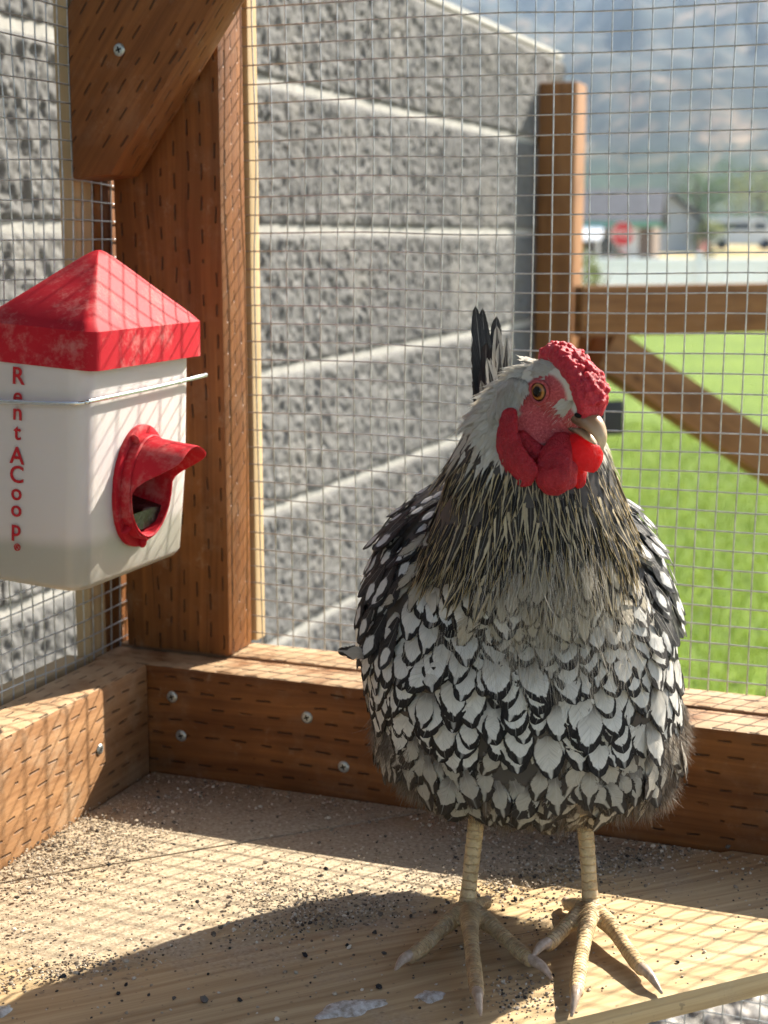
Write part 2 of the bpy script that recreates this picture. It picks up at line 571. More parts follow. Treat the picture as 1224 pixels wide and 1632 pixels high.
# grass blades of the nearer lawn
n = 52000
d = rng.uniform(0, 1, n) ** 1.7 * 9.0 + 2.65
P = np.stack([rng.uniform(-2.6, 1.6, n) - 0.12 * (d - 2.65), d, np.full(n, GZ + 0.004)], -1)
ang = rng.uniform(0, 2 * math.pi, n); hgt = rng.uniform(0.03, 0.065, n); wd = rng.uniform(0.0025, 0.005, n)
dx = np.stack([np.cos(ang), np.sin(ang), ang * 0], -1) * wd[:, None]
ln = rng.normal(0, 0.35, (n, 2)) * hgt[:, None]
tip = P + np.stack([ln[:, 0], ln[:, 1], hgt], -1)
A = np.stack([P - dx, P + dx, tip], 1).reshape(-1, 3)
me = mesh_np('grass', A, np.arange(3 * n).reshape(-1, 3), False)
at = me.attributes.new('tone', 'FLOAT', 'POINT'); at.data.foreach_set('value', np.repeat(rng.random(n), 3).astype(np.float32))
M = Mat('grass_blade', 0.6, 0.3)
a = M.n('Attribute', attribute_name='tone')
c = M.ramp(a.outputs['Fac'], [(0, (0.078, 0.13, 0.010)), (0.6, (0.17, 0.255, 0.026)), (1.0, (0.29, 0.35, 0.06))])
M.color(c)
tr = M.n('BsdfTranslucent'); M.l(c, tr.inputs[0]); ms = M.n('MixShader'); ms.inputs[0].default_value = 0.4
M.l(M.p.outputs[0], ms.inputs[1]); M.l(tr.outputs[0], ms.inputs[2]); M.l(ms.outputs[0], M.out.inputs[0])
o = link('grass', me, M.m)
tag(o, 'short green grass blades of the lawn', 'grass', kind='stuff')

# mountain : a ridged slope facing the garden
nu, nv = 260, 150
us = np.linspace(R(-40), R(50), nu); ds = np.geomspace(200.0, 1800.0, nv)
U, D = np.meshgrid(us, ds, indexing='ij')
X = CAM.x + np.sin(U - YAW) * D; Y = CAM.y + np.cos(U - YAW) * D
t = np.clip((D - 280.0) / 1250.0, 0, 1)
base = ground_h(D) + 255.0 * t ** 1.05
rid = 1 - np.abs(fbm(np.stack([U * 9 + t * 1.2, t * 2.5, U * 0], -1), 5, 3)) * 2.2
rid2 = fbm(np.stack([X / 110, Y / 110, X * 0 + 4], -1), 6, 9)
Z = base + (rid * 40 + rid2 * 42) * np.clip(t * 5, 0, 1) * np.clip(0.25 + t, 0, 1) - 4 * (t <= 0)
V = np.stack([X, Y, Z], -1).reshape(-1, 3)
i, j = np.meshgrid(np.arange(nu - 1), np.arange(nv - 1), indexing='ij')
q = (i * nv + j).ravel()
F = np.stack([q, q + nv, q + nv + 1, q + 1], -1)
M = Mat('mountain_scrub', 0.95, 0.05)
ps = M.pos()
e1 = M.noise(M.vmul(ps, (1.6, 0.6, 1.0)), 0.045, 8, 0.66, 1.2); e2 = M.noise(ps, 0.14, 6, 0.7)
sz = M.sep(ps)[2]
col = M.ramp(e1, [(0.42, (0.014, 0.024, 0.026)), (0.53, (0.045, 0.053, 0.048)), (0.60, (0.17, 0.125, 0.085)), (0.72, (0.42, 0.33, 0.235))])
col = M.mix(M.math('MULTIPLY', M.step(e2, 0.5, 0.66), 0.6), col, (0.035, 0.06, 0.045))
foot = M.step(sz, 26.0, 10.0)
col = M.mix(M.math('MULTIPLY', foot, 0.6), col, (0.04, 0.07, 0.03))
M.color(col)
mtn = link('mountain', mesh_np('mountain', V, F), M.m)
tag(mtn, 'hazy scrub covered mountain slope with tan rock faces', 'mountain', kind='structure')

# ------------------------------------------------------------------ retaining wall of split-face block
CW, CH, BL = 0.394, 0.1905, 0.3932        # block pitch along the wall, course height, block length
WX, WTOP, WEND = -0.352, 0.768, 2.49
wall = empty('block_wall', (WX, 1.0, GZ))
tag(wall, 'grey split-face concrete block wall running along the side of the coop', 'wall')

def split_block(seed, L):
    """block with a rough split face on +x, flat elsewhere; origin in the middle of its back"""
    ny, nz = int(L * 460), 84
    ys = np.linspace(-L / 2, L / 2, ny); zs = np.linspace(-0.0918, 0.0918, nz)
    Yg, Zg = np.meshgrid(ys, zs, indexing='ij')
    P3 = np.stack([Yg * 110, Zg * 110, Yg * 0 + seed * 3.1], -1)
    hgt = fbm(P3, 3, seed) * 0.0046 + np.maximum(0, vnoise(P3 * 0.22 + 5, seed + 9)) * 0.0035 + np.abs(vnoise(P3 * 0.5, seed + 4)) * 0.0032
    e = np.minimum(np.minimum(Yg + L / 2, L / 2 - Yg) + 0.02, np.minimum(Zg + 0.0918, 0.0918 - Zg))
    hgt = hgt * np.clip(e / 0.010, 0, 1) + 0.006 * np.clip(e / 0.008, 0, 1)
    front = np.stack([0.004 + hgt, Yg, Zg], -1).reshape(-1, 3)
    i, j = np.meshgrid(np.arange(ny - 1), np.arange(nz - 1), indexing='ij')
    q = (i * nz + j).ravel()
    F = [list(f) for f in np.stack([q, q + nz, q + nz + 1, q + 1], -1)]
    rim = [i * nz for i in range(ny)] + [(ny - 1) * nz + j for j in range(1, nz)] + [i * nz + nz - 1 for i in range(ny - 2, -1, -1)] + [j for j in range(nz - 2, 0, -1)]
    n0 = len(front)
    bk = front[rim].copy(); bk[:, 0] = -0.14
    V = np.vstack([front, bk])
    m = len(rim)
    for k in range(m):
        k2 = (k + 1) % m
        F.append([rim[k2], rim[k], n0 + k, n0 + k2])
    F.append([n0 + k for k in range(m)])
    me = mesh_np('block', V, F, True)
    smooth_by_angle(me, 50)
    return me

variants = [split_block(s, BL) for s in range(5)]
half_v = [split_block(s + 20, BL / 2 - 0.006) for s in range(2)]
ncourse = 10
for k in range(ncourse):
    zc = WTOP - CH * (k + 0.5)
    y = WEND
    odd = k % 2
    if odd:
        y -= CW / 2
        b = link('block', half_v[k % 2], BLOCK, wall)
        b.location = (0, WEND - (BL / 2 - 0.006) / 2 - 1.0, zc - GZ)
    while y > -0.9:
        b = link('block', random.choice(variants), BLOCK, wall)
        b.location = (random.uniform(-0.0008, 0.0008), y - BL / 2 - 1.0, zc - GZ)
        y -= CW
ml = []
mo = board('mortar', (-0.13, -1.9, -0.05), (0.0065, WEND - 1.004, WTOP - GZ - 0.004), 1, MORTAR, wall, 0.0)
cp = board('coping', (-0.15, -1.9, WTOP - GZ + 0.0), (0.010, WEND - 0.996, WTOP - GZ + 0.012), 1, MORTAR, wall, 0.004)

# ------------------------------------------------------------------ the coop frame
coop = empty('coop_frame', (0, 0, 0))
tag(coop, 'reddish stained timber coop frame with incised boards and hardware cloth', 'coop')

back_rail = board('back_rail', (-0.042, 0.006, -0.012), (1.25, 0.044, 0.077), 0, WOOD, coop, 0.0035)
back_sill = board('back_sill', (-0.042, 0.0445, -0.012), (1.25, 0.0825, 0.0785), 0, WOOD_TOP, coop, 0.003)
side_rail = board('side_rail', (-0.036, -1.3, -0.012), (0.005, 0.0055, 0.078), 1, WOOD_TOP, coop, 0.004)
post = board('corner_post', (-0.0310, 0.0375, 0.079), (0.0535, 0.0755, 1.15), 2, WOOD, coop, 0.003)
board('outer_post', (-0.060, 0.0295, -1.17), (-0.0425, 0.080, 1.15), 2, WOOD, coop, 0.003)
board('outer_batten', (-0.0545, 0.0065, -0.3), (-0.0425, 0.0285, 1.15), 2, WOOD_PALE, coop, 0.0015)
board('inner_batten', (0.0455, 0.0805, 0.080), (0.0545, 0.0955, 1.15), 2, WOOD_PALE, coop, 0.0015)
board('side_batten', (-0.062, -1.3, 0.040), (-0.0435, 0.0055, 0.078), 1, WOOD_PALE, coop, 0.002)
board('end_post', (1.16, 0.0375, 0.079), (1.248, 0.0755, 1.15), 2, WOOD, coop, 0.003)
board('top_rail', (-0.042, 0.0375, 1.151), (1.25, 0.0755, 1.24), 0, WOOD, coop, 0.003)

for k in range(6):
    board('added_roof_board', (-0.26, -1.55 + k * 0.30, 1.242), (1.45, -1.255 + k * 0.30, 1.262), 0, WOOD, coop, 0.002)  # roof out of view, added to cut the sky light from above

# knee brace, its lower end cut upright against the side wall
bm = bmesh.new()
bx0, bz0 = -0.036, 0.414
prof = [(-0.036, 0.4135), (-0.006, 0.4165), (0.175, 0.659), (0.104, 0.712), (-0.036, 0.5245)]
y0, y1 = -0.006, 0.032
vf = [bm.verts.new((a, y0, b)) for a, b in prof]
vb = [bm.verts.new((a, y1, b)) for a, b in prof]
bm.faces.new(vf); bm.faces.new(vb[::-1])
for k in range(5):
    bm.faces.new([vf[(k + 1) % 5], vf[k], vb[k], vb[(k + 1) % 5]])
bmesh.ops.recalc_face_normals(bm, faces=bm.faces[:])
bmesh.ops.bevel(bm, geom=bm.edges[:], offset=0.003, segments=2, affect='EDGES', profile=0.6)
me = from_bm('knee_brace', bm)
a_ = math.atan2(0.2425, 0.181)
l = me.uv_layers.new(name='UVMap')
for p in me.polygons:
    for li in p.loop_indices:
        co = me.vertices[me.loops[li].vertex_index].co
        u = co.x * math.cos(a_) + co.z * math.sin(a_)
        v = -co.x * math.sin(a_) + co.z * math.cos(a_)
        if abs(p.normal.y) < 0.6: v = co.y + 0.4
        l.data[li].uv = (u + 3.1, v + 1.7)
smooth_by_angle(me, 30)
brace = link('knee_brace', me, WOOD, coop)

# screws
def screw(parent, loc, nrm, r=0.0042):
    z = Vector(nrm).normalized()
    q = z.to_track_quat('Z', 'Y').to_matrix().to_4x4()
    V = []; F = []
    n = 18
    prof = [(0.0, 0.0011), (0.6, 0.0011), (0.92, 0.0008), (1.0, 0.0)]
    V.append((0, 0, 0.0011))
    for rr, h in prof[1:]:
        for k in range(n):
            t = 2 * math.pi * k / n
            V.append((rr * r * math.cos(t), rr * r * math.sin(t), h))
    for k in range(n):
        F.append([0, 1 + k, 1 + (k + 1) % n])
    for i in range(2):
        for k in range(n):
            k2 = (k + 1) % n
            F.append([1 + i * n + k, 1 + (i + 1) * n + k, 1 + (i + 1) * n + k2, 1 + i * n + k2])
    me = mesh_np('screw_head', np.array(V), F)
    me.materials.append(ZINC); me.materials.append(DARK)
    # cross recess: two thin dark bars a hair above the head
    bm = bmesh.new(); bm.from_mesh(me)
    for aa in (0.3, 0.3 + math.pi / 2):
        c, s = math.cos(aa), math.sin(aa)
        w, L_ = 0.13 * r, 0.5 * r
        vs = [bm.verts.new((c * x - s * y, s * x + c * y, 0.00115 + 0.00002 * (aa > 1))) for x, y in ((-L_, -w), (L_, -w), (L_, w), (-L_, w))]
        f = bm.faces.new(vs); f.material_index = 1
    bm.to_mesh(me); bm.free()
    o = link('screw_head', me, None, parent)
    o.matrix_local = Matrix.Translation(Vector(loc) - parent.location) @ q
    return o
for sx, sz in ((0.0235, 0.055), (0.030, 0.027), (0.128, 0.052), (0.155, 0.020)):
    screw(back_rail, (sx, 0.0058, sz), (0, -1, 0))
screw(brace, (0.0035, -0.0062, 0.4965), (0, -1, 0))
screw(side_rail, (0.0052, -0.062, 0.036), (1, 0, 0), 0.0036)
screw(side_rail, (0.0002, -0.175, 0.072), (0.3, 0, 1), 0.0042).location = Vector((-0.022, -0.205, 0.0785)) - side_rail.location

# ---- hardware cloth, half inch cells
def wire_panel(name, o0, ux, uz, nx, nz, pitch=0.0127, r=0.00052, warp=0.0016, seed=0, lean=0.0):
    """o0 corner, ux/uz unit vectors; nx, nz numbers of cells"""
    o0, ux, uz = map(lambda v: np.asarray(v, float), (o0, ux, uz))
    nn = np.cross(ux, uz)
    acc_V, acc_F, cnt = [], [], 0
    ring = 5
    def pt(a, b):
        w = np.stack([a / 0.09, b / 0.09, a * 0 + seed], -1)
        da = vnoise(w, 1) * warp; db = vnoise(w, 2) * warp; dn = vnoise(w * 0.6, 3) * warp * 1.3
        return o0 + (a + da + lean * b)[:, None] * ux + (b + db)[:, None] * uz + dn[:, None] * nn
    th = np.linspace(0, 2 * math.pi, ring, endpoint=False)
    def add(path, off, sv):
        nonlocal cnt
        path = path + nn * off
        k = len(path)
        V = path[:, None, :] + r * (np.cos(th)[None, :, None] * sv + np.sin(th)[None, :, None] * nn)
        acc_V.append(V.reshape(-1, 3))
        i, j = np.meshgrid(np.arange(k - 1), np.arange(ring), indexing='ij')
        j2 = (j + 1) % ring
        acc_F.append(np.stack([i * ring + j, i * ring + j2, (i + 1) * ring + j2, (i + 1) * ring + j], -1).reshape(-1, 4) + cnt)
        cnt += k * ring
    step = 0.0127
    for i in range(nx + 1):
        b = np.arange(0, nz * pitch + 1e-6, step)
        add(pt(np.full_like(b, i * pitch), b), -r * 0.85, ux)
    for k in range(nz + 1):
        a = np.arange(0, nx * pitch + 1e-6, step)
        add(pt(a, np.full_like(a, k * pitch)), r * 0.85, -uz)
    me = mesh_np(name, np.vstack(acc_V), np.vstack(acc_F))
    return link(name, me, WIRE, coop)

wire_panel('back_wire_mesh', (0.046, 0.0785, 0.0735), (1, 0, 0), (0, 0, 1), 70, 62, seed=1)
wire_panel('lower_wire_mesh', (-0.04, 0.086, -0.60), (1, 0, 0), (0, 0, 1), 90, 46, seed=2)
wire_panel('side_wire_mesh', (-0.0405, -0.55, 0.070), (0, 1, 0), (0, 0, 1), 48, 62, seed=3, warp=0.0026, lean=0.02)

# ------------------------------------------------------------------ triangular corner shelf, planks at 45 degrees
shelf = empty('corner_shelf', (0.25, -0.2, 0.0))
tag(shelf, 'dusty pale plank corner shelf that the hen stands on', 'shelf')
E0 = 0.607                          # front edge: y = x - E0
def shelf_plank(d0, d1, z1, th=0.0135, name='plank'):
    """strip between distances d0<d1 behind the front edge, clipped by the two walls"""
    s2 = math.sqrt(2)
    def clip(dd):
        e = E0 - dd * s2              # y = x - e
        return (0.0058, 0.0058 - e), (e + 0.0052, 0.0052)
    a0, b0 = clip(d0); a1, b1 = clip(d1)
    if a1[1] > 0.004:                # the last piece is a triangle
        poly = [a0, b0, (0.0058, 0.0052)]
    else:
        poly = [a0, b0, b1, a1]
    # ends stop at the rails
    bm = bmesh.new()
    top = [bm.verts.new((p[0], p[1], z1)) for p in poly]
    bot = [bm.verts.new((p[0], p[1], z1 - th)) for p in poly]
    m = len(poly)
    bm.faces.new(top); bm.faces.new(bot[::-1])
    for k in range(m):
        bm.faces.new([top[(k + 1) % m], top[k], bot[k], bot[(k + 1) % m]])
    bmesh.ops.recalc_face_normals(bm, faces=bm.faces[:])
    bmesh.ops.bevel(bm, geom=[e for e in bm.edges], offset=0.0025, segments=2, affect='EDGES', profile=0.6)
    me = from_bm(name, bm)
    l = me.uv_layers.new(name='UVMap')
    off = (random.uniform(0, 5), random.uniform(0, 5))
    for p in me.polygons:
        for li in p.loop_indices:
            co = me.vertices[me.loops[li].vertex_index].co
            u = (co.x + co.y) / s2; v = (co.y - co.x) / s2
            if abs(p.normal.z) < 0.5: v = co.z * 1.0 + 3
            l.data[li].uv = (u + off[0], v + off[1])
    smooth_by_angle(me, 30)
    o = link(name, me, PLANK, shelf)
    o.location = -shelf.location
    return o
shelf_plank(0.000, 0.1385, 0.0)
shelf_plank(0.1400, 0.279, -0.0022)
shelf_plank(0.2796, 0.60, -0.0020)

# ------------------------------------------------------------------ grit and crumbs on the shelf
def on_shelf(n):
    x = rng.uniform(0.006, 0.50, n * 12); y = rng.uniform(-0.50, -0.002, n * 12)
    d = (y - x + E0) / math.sqrt(2)
    ns = lambda k, o, sd: np.maximum(0, vnoise(np.stack([x * k, y * k, x * 0 + o], -1), sd))
    v = np.full(len(x), 0.02)
    v += (d > 0.139) * 0.16 * (0.06 + ns(16, 0, 3))
    v += 1.0 * np.exp(-((d - 0.152) / 0.013) ** 2) * (0.10 + ns(22, 2, 5))           # against the step of the front plank
    v += 0.75 * np.exp(-((x - 0.02) ** 2 / 0.0022 + (y + 0.14) ** 2 / 0.004))
    v += 0.8 * np.exp(-((x - 0.345) ** 2 + (y + 0.222) ** 2) / 0.00035)
    v += 0.45 * np.exp(-((x - 0.30) ** 2 + (y + 0.085) ** 2) / 0.003)
    v += 0.6 * np.exp(-((x - 0.20) ** 2 / 0.0016 + (y + 0.16) ** 2 / 0.0005))
    v += 0.18 * np.exp(-(y / 0.03) ** 2)
    ok = np.where((d > 0.004) & (rng.random(len(x)) < v))[0][:n]
    return np.stack([x[ok], y[ok]], -1)
GRIT = tone_mat('grit', [(0.0, (0.045, 0.04, 0.035)), (0.25, (0.16, 0.13, 0.10)), (0.6, (0.38, 0.31, 0.22)), (1.0, (0.66, 0.60, 0.50))])
P2 = on_shelf(8500)
sz = rng.uniform(0.0004, 0.0011, len(P2)) * (1 + 0.9 * (rng.random(len(P2)) > 0.93))
o = scatter('grit', np.column_stack([P2, sz * 0.25]), sz, GRIT)
tag(o, 'fine tan and grey grit strewn over the shelf planks', 'grit', kind='stuff')
CRUMB = tone_mat('dark_crumb', [(0.0, (0.02, 0.02, 0.022)), (0.7, (0.055, 0.052, 0.05)), (1.0, (0.14, 0.125, 0.11))])
spots = [(0.1989, -0.2825, 3.0), (0.1837, -0.2856, 2.0), (0.2150, -0.2750, 2.0), (0.1541, -0.2818, 1.8), (0.2265, -0.2205, 2.6), (0.2511, -0.1820, 2.2), (0.1195, -0.2866, 2.6), (0.0672, -0.1555, 2.4), (0.0459, -0.2075, 2.2), (0.1932, -0.1140, 2.4), (0.1419, -0.1823, 1.8), (0.1605, -0.1787, 1.9), (0.2426, -0.2011, 1.8), (0.2646, -0.2028, 2.4), (0.2754, -0.2381, 2.8), (0.2759, -0.2386, 2.0), (0.1549, -0.2912, 1.6), (0.1700, -0.2868, 1.5), (0.2628, -0.1559, 2.2), (0.2762, -0.1316, 1.8), (0.3116, -0.1136, 2.2), (0.3545, -0.1949, 2.2), (0.4144, 0.0065, 3.0), (0.4123, -0.1566, 1.8), (0.1837, -0.1930, 1.8), (0.1478, -0.2134, 1.6), (0.1879, -0.2567, 1.5)]
for (a, b, s) in spots:
    o = scatter('crumb', np.array([[0, 0, 0]]), s * 0.00085, CRUMB, 0.75, 0.3)
    o.location = (a, b, s * 0.0004)
    tag(o, 'small dark crumb lying on the shelf planks', 'crumb', 'dark crumbs on the shelf')
# dark clod of litter at the front left, dried droppings
P2 = rng.normal(0, 1, (420, 2)) * (0.011, 0.006) + (0.163, -0.373)
zz = np.maximum(0, 0.006 - 0.25 * np.hypot(P2[:, 0] - 0.163, P2[:, 1] + 0.373)) * rng.random(len(P2))
o = scatter('litter_clod', np.column_stack([P2, zz + 0.0005]), rng.uniform(0.0006, 0.0018, len(P2)), CRUMB)
tag(o, 'dark crumbly clod of litter at the front left of the shelf', 'litter', kind='stuff')
M = Mat('dried_dropping', 0.8, 0.2); M.color(M.ramp(M.noise(M.obj(), 260.0, 5, 0.7), [(0.35, (0.30, 0.25, 0.19)), (0.55, (0.55, 0.52, 0.47)), (0.7, (0.72, 0.71, 0.68))])); DROP = M.m
def dropping(a, b, rx, ry, seed, lab):
    n = 40; th = np.linspace(0, 2 * math.pi, n, endpoint=False)
    V = [(0, 0, 0.0012)]; F = []
    for lv, hh in ((0.45, 0.0011), (0.8, 0.0007), (1.0, -0.0003)):
        rr = lv * (1 + 0.45 * fbm(np.stack([np.cos(th) * 2.2 + seed, np.sin(th) * 2.2, th * 0], -1), 4, seed))
        V += [(rx * r_ * math.cos(t), ry * r_ * math.sin(t), hh + 0.0003 * random.uniform(-1, 1)) for r_, t in zip(rr, th)]
    for k in range(n): F.append([0, 1 + k, 1 + (k + 1) % n])
    for i in range(2):
        for k in range(n):
            k2 = (k + 1) % n
            F.append([1 + i * n + k, 1 + (i + 1) * n + k, 1 + (i + 1) * n + k2, 1 + i * n + k2])
    o = link('dropping', mesh_np('dropping', np.array(V), F), DROP)
    o.location = (a, b, 0.0002); o.rotation_euler.z = 0.8
    tag(o, lab, 'dropping', 'dried droppings on the shelf')
dropping(0.2692, -0.2615, 0.017, 0.008, 3, 'long whitish dried dropping left of the hen, on the front edge')
dropping(0.3026, -0.2366, 0.008, 0.006, 5, 'small whitish dried dropping just left of the hen\'s middle claw')
dropping(0.1094, -0.3268, 0.006, 0.006, 8, 'whitish dried dropping at the far left corner of the picture')

# ------------------------------------------------------------------ feeder
M = Mat('milky_plastic', 0.32, 0.4)
p3 = M.pos()
zz_ = M.sep(p3)[2]
lvl = M.step(M.math('ADD', zz_, M.math('MULTIPLY', M.noise(p3, 40.0, 3), 0.006)), 0.198, 0.208)
c = M.mix(lvl, (0.40, 0.375, 0.33), (0.585, 0.525, 0.505))
c = M.mix(M.math('MULTIPLY', M.step(M.noise(p3, 120.0, 5, 0.7), 0.58, 0.75), 0.35), c, (0.55, 0.48, 0.40))
M.color(c)
M.p.inputs['Subsurface Weight'].default_value = 0.5
M.p.inputs['Subsurface Radius'].default_value = (0.02, 0.016, 0.014)
M.p.inputs['Subsurface Scale'].default_value = 0.5
MILK = M.m
def redplastic(name, dirt):
    M = Mat(name, 0.6, 0.10)
    p3 = M.pos()
    c = M.ramp(M.noise(p3, 30.0, 3), [(0.3, (0.36, 0.009, 0.018)), (0.7, (0.44, 0.016, 0.026))])
    dn = M.math('MULTIPLY', M.step(M.math('ADD', M.noise(p3, 45.0, 6, 0.75), M.math('MULTIPLY', M.noise(p3, 400.0, 3), 0.2)), 0.58, 0.82), dirt)
    c = M.mix(dn, c, (0.60, 0.46, 0.40))
    M.color(c)
    M.rough(M.ramp(dn, [(0.0, 0.58), (0.6, 0.85)]))
    M.p.inputs['Subsurface Weight'].default_value = 0.15
    M.p.inputs['Subsurface Radius'].default_value = (0.01, 0.003, 0.003)
    M.p.inputs['Subsurface Scale'].default_value = 0.4
    return M.m
RED = redplastic('red_plastic', 0.26)
RED2 = redplastic('red_port_plastic', 0.22)

FX0, FX1, FY0, FY1 = -0.008, 0.0605, -0.1655, -0.0365
FZ0, FZ1 = 0.1715, 0.306
feeder = empty('feeder', ((FX0 + FX1) / 2, (FY0 + FY1) / 2, FZ0))
feeder.rotation_euler.y = R(3.8)             # hangs with its foot swung in
tag(feeder, 'white plastic poultry feeder with a red pyramid lid and a red feeding port', 'feeder')
fc = feeder.location

def rrect(x0, x1, y0, y1, r, n=6):
    pts = []
    for cx, cy, a0 in ((x1 - r, y1 - r, 0), (x0 + r, y1 - r, 90), (x0 + r, y0 + r, 180), (x1 - r, y0 + r, 270)):
        for k in range(n + 1):
            a = R(a0 + 90 * k / n)
            pts.append((cx + r * math.cos(a), cy + r * math.sin(a)))
    return pts
def stack(levels, cap0=True, cap1=True):
    V, F = [], []
    m = len(levels[0][0])
    for pts, z in levels:
        V += [(p[0], p[1], z) for p in pts]
    for i in range(len(levels) - 1):
        for k in range(m):
            k2 = (k + 1) % m
            F.append([i * m + k, i * m + k2, (i + 1) * m + k2, (i + 1) * m + k])
    if cap0: F.append(list(range(m))[::-1])
    if cap1: F.append([(len(levels) - 1) * m + k for k in range(m)])
    return np.array(V, float), F
def feeder_part(name, V, F, mat, ang=40, parent=None):
    me = mesh_np(name, V - np.array(fc) if parent is None else V - np.array(fc), F)
    smooth_by_angle(me, ang)
    return link(name, me, mat, parent or feeder)

lv = []
for ins, z in ((0.008, FZ0), (0.0025, FZ0 + 0.0018), (0.0, FZ0 + 0.006), (-0.0012, FZ0 + 0.06), (0.0, FZ1)):
    lv.append((rrect(FX0 + ins, FX1 - ins, FY0 + ins, FY1 - ins, 0.012), z))
V, F = stack(lv)
solid = feeder_part('tmp_bucket', V, F, MILK, 50)
th = np.linspace(0, 2 * math.pi, 40, endpoint=False)
Vc = np.array([(x, 0.0246 * math.cos(t) - 0.1035, 0.0300 * math.sin(t) + 0.2285) for x in (FX1 - 0.030, FX1 + 0.02) for t in th]) - np.array(fc)
Fc = [[k, (k + 1) % 40, 40 + (k + 1) % 40, 40 + k] for k in range(40)] + [list(range(40))[::-1], list(range(40, 80))]
cut = link('tmp_cut', mesh_np('tmp_cut', Vc, Fc, False))
solid.parent = None
bo = solid.modifiers.new('b', 'BOOLEAN'); bo.operation = 'DIFFERENCE'; bo.object = cut; bo.solver = 'EXACT'
bpy.context.view_layer.update()
bme = evaluated(solid); bme.name = 'bucket'
bpy.data.objects.remove(solid); bpy.data.objects.remove(cut)
smooth_by_angle(bme, 50)
bucket = link('bucket', bme, MILK, feeder)
lv = []
o_ = 0.0065
LZ = 0.306
for ins, z, r_ in ((-o_ + 0.0015, LZ - 0.002, 0.008), (-o_, LZ - 0.002, 0.008), (-o_ + 0.001, LZ + 0.020, 0.007), (-o_ + 0.004, LZ + 0.0228, 0.006), (0.0, LZ + 0.0255, 0.006)):
    lv.append((rrect(FX0 + ins, FX1 - ins, FY0 + ins + 0.005, FY1 - ins - 0.003, r_), z))
cx_, cy_ = (FX0 + FX1) / 2, (FY0 + FY1) / 2
AP = (cx_ + 0.002, cy_)              # the peak of the lid
base_pts = lv[-1][0]
for f, z in ((0.35, 0.0137), (0.65, 0.0257), (0.85, 0.0335), (0.94, 0.0364), (0.985, 0.0372)):
    lv.append(([(p[0] * (1 - f) + AP[0] * f, p[1] * (1 - f) + AP[1] * f) for p in base_pts], LZ + 0.0255 + z))
V, F = stack(lv)
lid = feeder_part('lid', V, F, RED, 26)

# port : flange, collar, hooded spout opening towards +x
PC = np.array([FX1, -0.1035, 0.2285])
def port_rings(rings, n=48):
    V, F = [], []
    for fn in rings:
        for k in range(n):
            t = 2 * math.pi * k / n
            V.append(PC + fn(t))
    for i in range(len(rings) - 1):
        for k in range(n):
            k2 = (k + 1) % n
            F.append([i * n + k, i * n + k2, (i + 1) * n + k2, (i + 1) * n + k])
    return np.array(V), F
rr0, rz0 = 0.0310, 0.0378           # flange half sizes in y and z
def ringf(x, s, dz=0.0): return lambda t: np.array([x, s * rr0 * math.cos(t), s * rz0 * math.sin(t) + dz])
V, F = port_rings([ringf(0.0005, 0.99), ringf(0.0005, 1.0), ringf(0.0035, 1.0), ringf(0.0040, 0.98), ringf(0.0040, 0.86), ringf(0.0095, 0.86), ringf(0.0102, 0.84), ringf(0.0102, 0.79)])
port = feeder_part('feeding_port', V, F, RED2, 40)
def hood(x_extra):
    def lip(t, s, back=0.0):
        up = math.sin(t)
        q_ = min(1.0, max(0.0, (up + 0.02) / 0.84)); ext = 0.0112 + 0.0280 * q_ * q_ * (3 - 2 * q_)
        sc = s * (1 - 0.05 * max(0, up))
        return np.array([ext - back, sc * rr0 * math.cos(t), sc * rz0 * up])
    return lip
lipf = hood(0)
V, F = port_rings([lambda t: np.array([0.009, 0.82 * rr0 * math.cos(t), 0.82 * rz0 * math.sin(t)]),
                   lambda t: lipf(t, 0.815, 0.006), lambda t: lipf(t, 0.81, 0.001), lambda t: lipf(t, 0.80, 0.0), lambda t: lipf(t, 0.775, 0.0006),
                   lambda t: np.array([0.006, 0.765 * rr0 * math.cos(t), 0.765 * rz0 * math.sin(t)]),
                   lambda t: np.array([-0.022, 0.72 * rr0 * math.cos(t), 0.72 * rz0 * math.sin(t)]),
                   lambda t: np.array([-0.022, 0.01 * rr0 * math.cos(t), 0.02 * rz0 * math.sin(t)])])
spout = feeder_part('spout', V, F, RED2, 40, port)
# two grip ribs on the flange and the dark feed in the mouth
for t0, nm in ((R(118), 'rib'), (R(222), 'rib'), (R(268), 'rib')):
    V, F = ellipsoid((0, 0, 0), (0.0032, 0.0014, 0.0042), 10, 6)
    c_, s_ = math.cos(t0 - math.pi / 2), math.sin(t0 - math.pi / 2)
    V2 = np.stack([V[:, 0] + 0.0055, V[:, 1] * c_ - V[:, 2] * s_ + 0.905 * rr0 * math.cos(t0), V[:, 1] * s_ + V[:, 2] * c_ + 0.905 * rz0 * math.sin(t0)], -1) + PC
    feeder_part(nm, V2, F, RED2, 40, port)
n = 24
fv = [(0.0060, 0.0, -0.0150)] ; ff = []
for k in range(n + 1):
    t = math.pi + math.pi * k / n
    fv.append((0.0060 + 0.0006 * random.uniform(-1, 1), 0.67 * rr0 * math.cos(t) * 0.97, -0.0150 + (0.67 * rz0 * math.sin(t)) * 0.45))
for k in range(n): ff.append([0, 1 + k, 2 + k])
fv2 = [(x - 0.02, y, z + 0.004) for x, y, z in fv]
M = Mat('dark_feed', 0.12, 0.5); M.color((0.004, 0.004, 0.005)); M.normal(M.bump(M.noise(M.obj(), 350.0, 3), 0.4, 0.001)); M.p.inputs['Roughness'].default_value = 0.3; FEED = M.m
V = np.array(fv + fv2) + PC
m = len(fv)
ff += [[m, m + k + 1, k + 1] if False else [m + 0, 0, 1] for k in range(1)]
ff += [[0, m, m + n + 1, n + 1], [0, 1, m + 1, m]]
ff = [f for f in ff if len(set(f)) == len(f)]
feeder_part('feed', V, ff, FEED, 60)

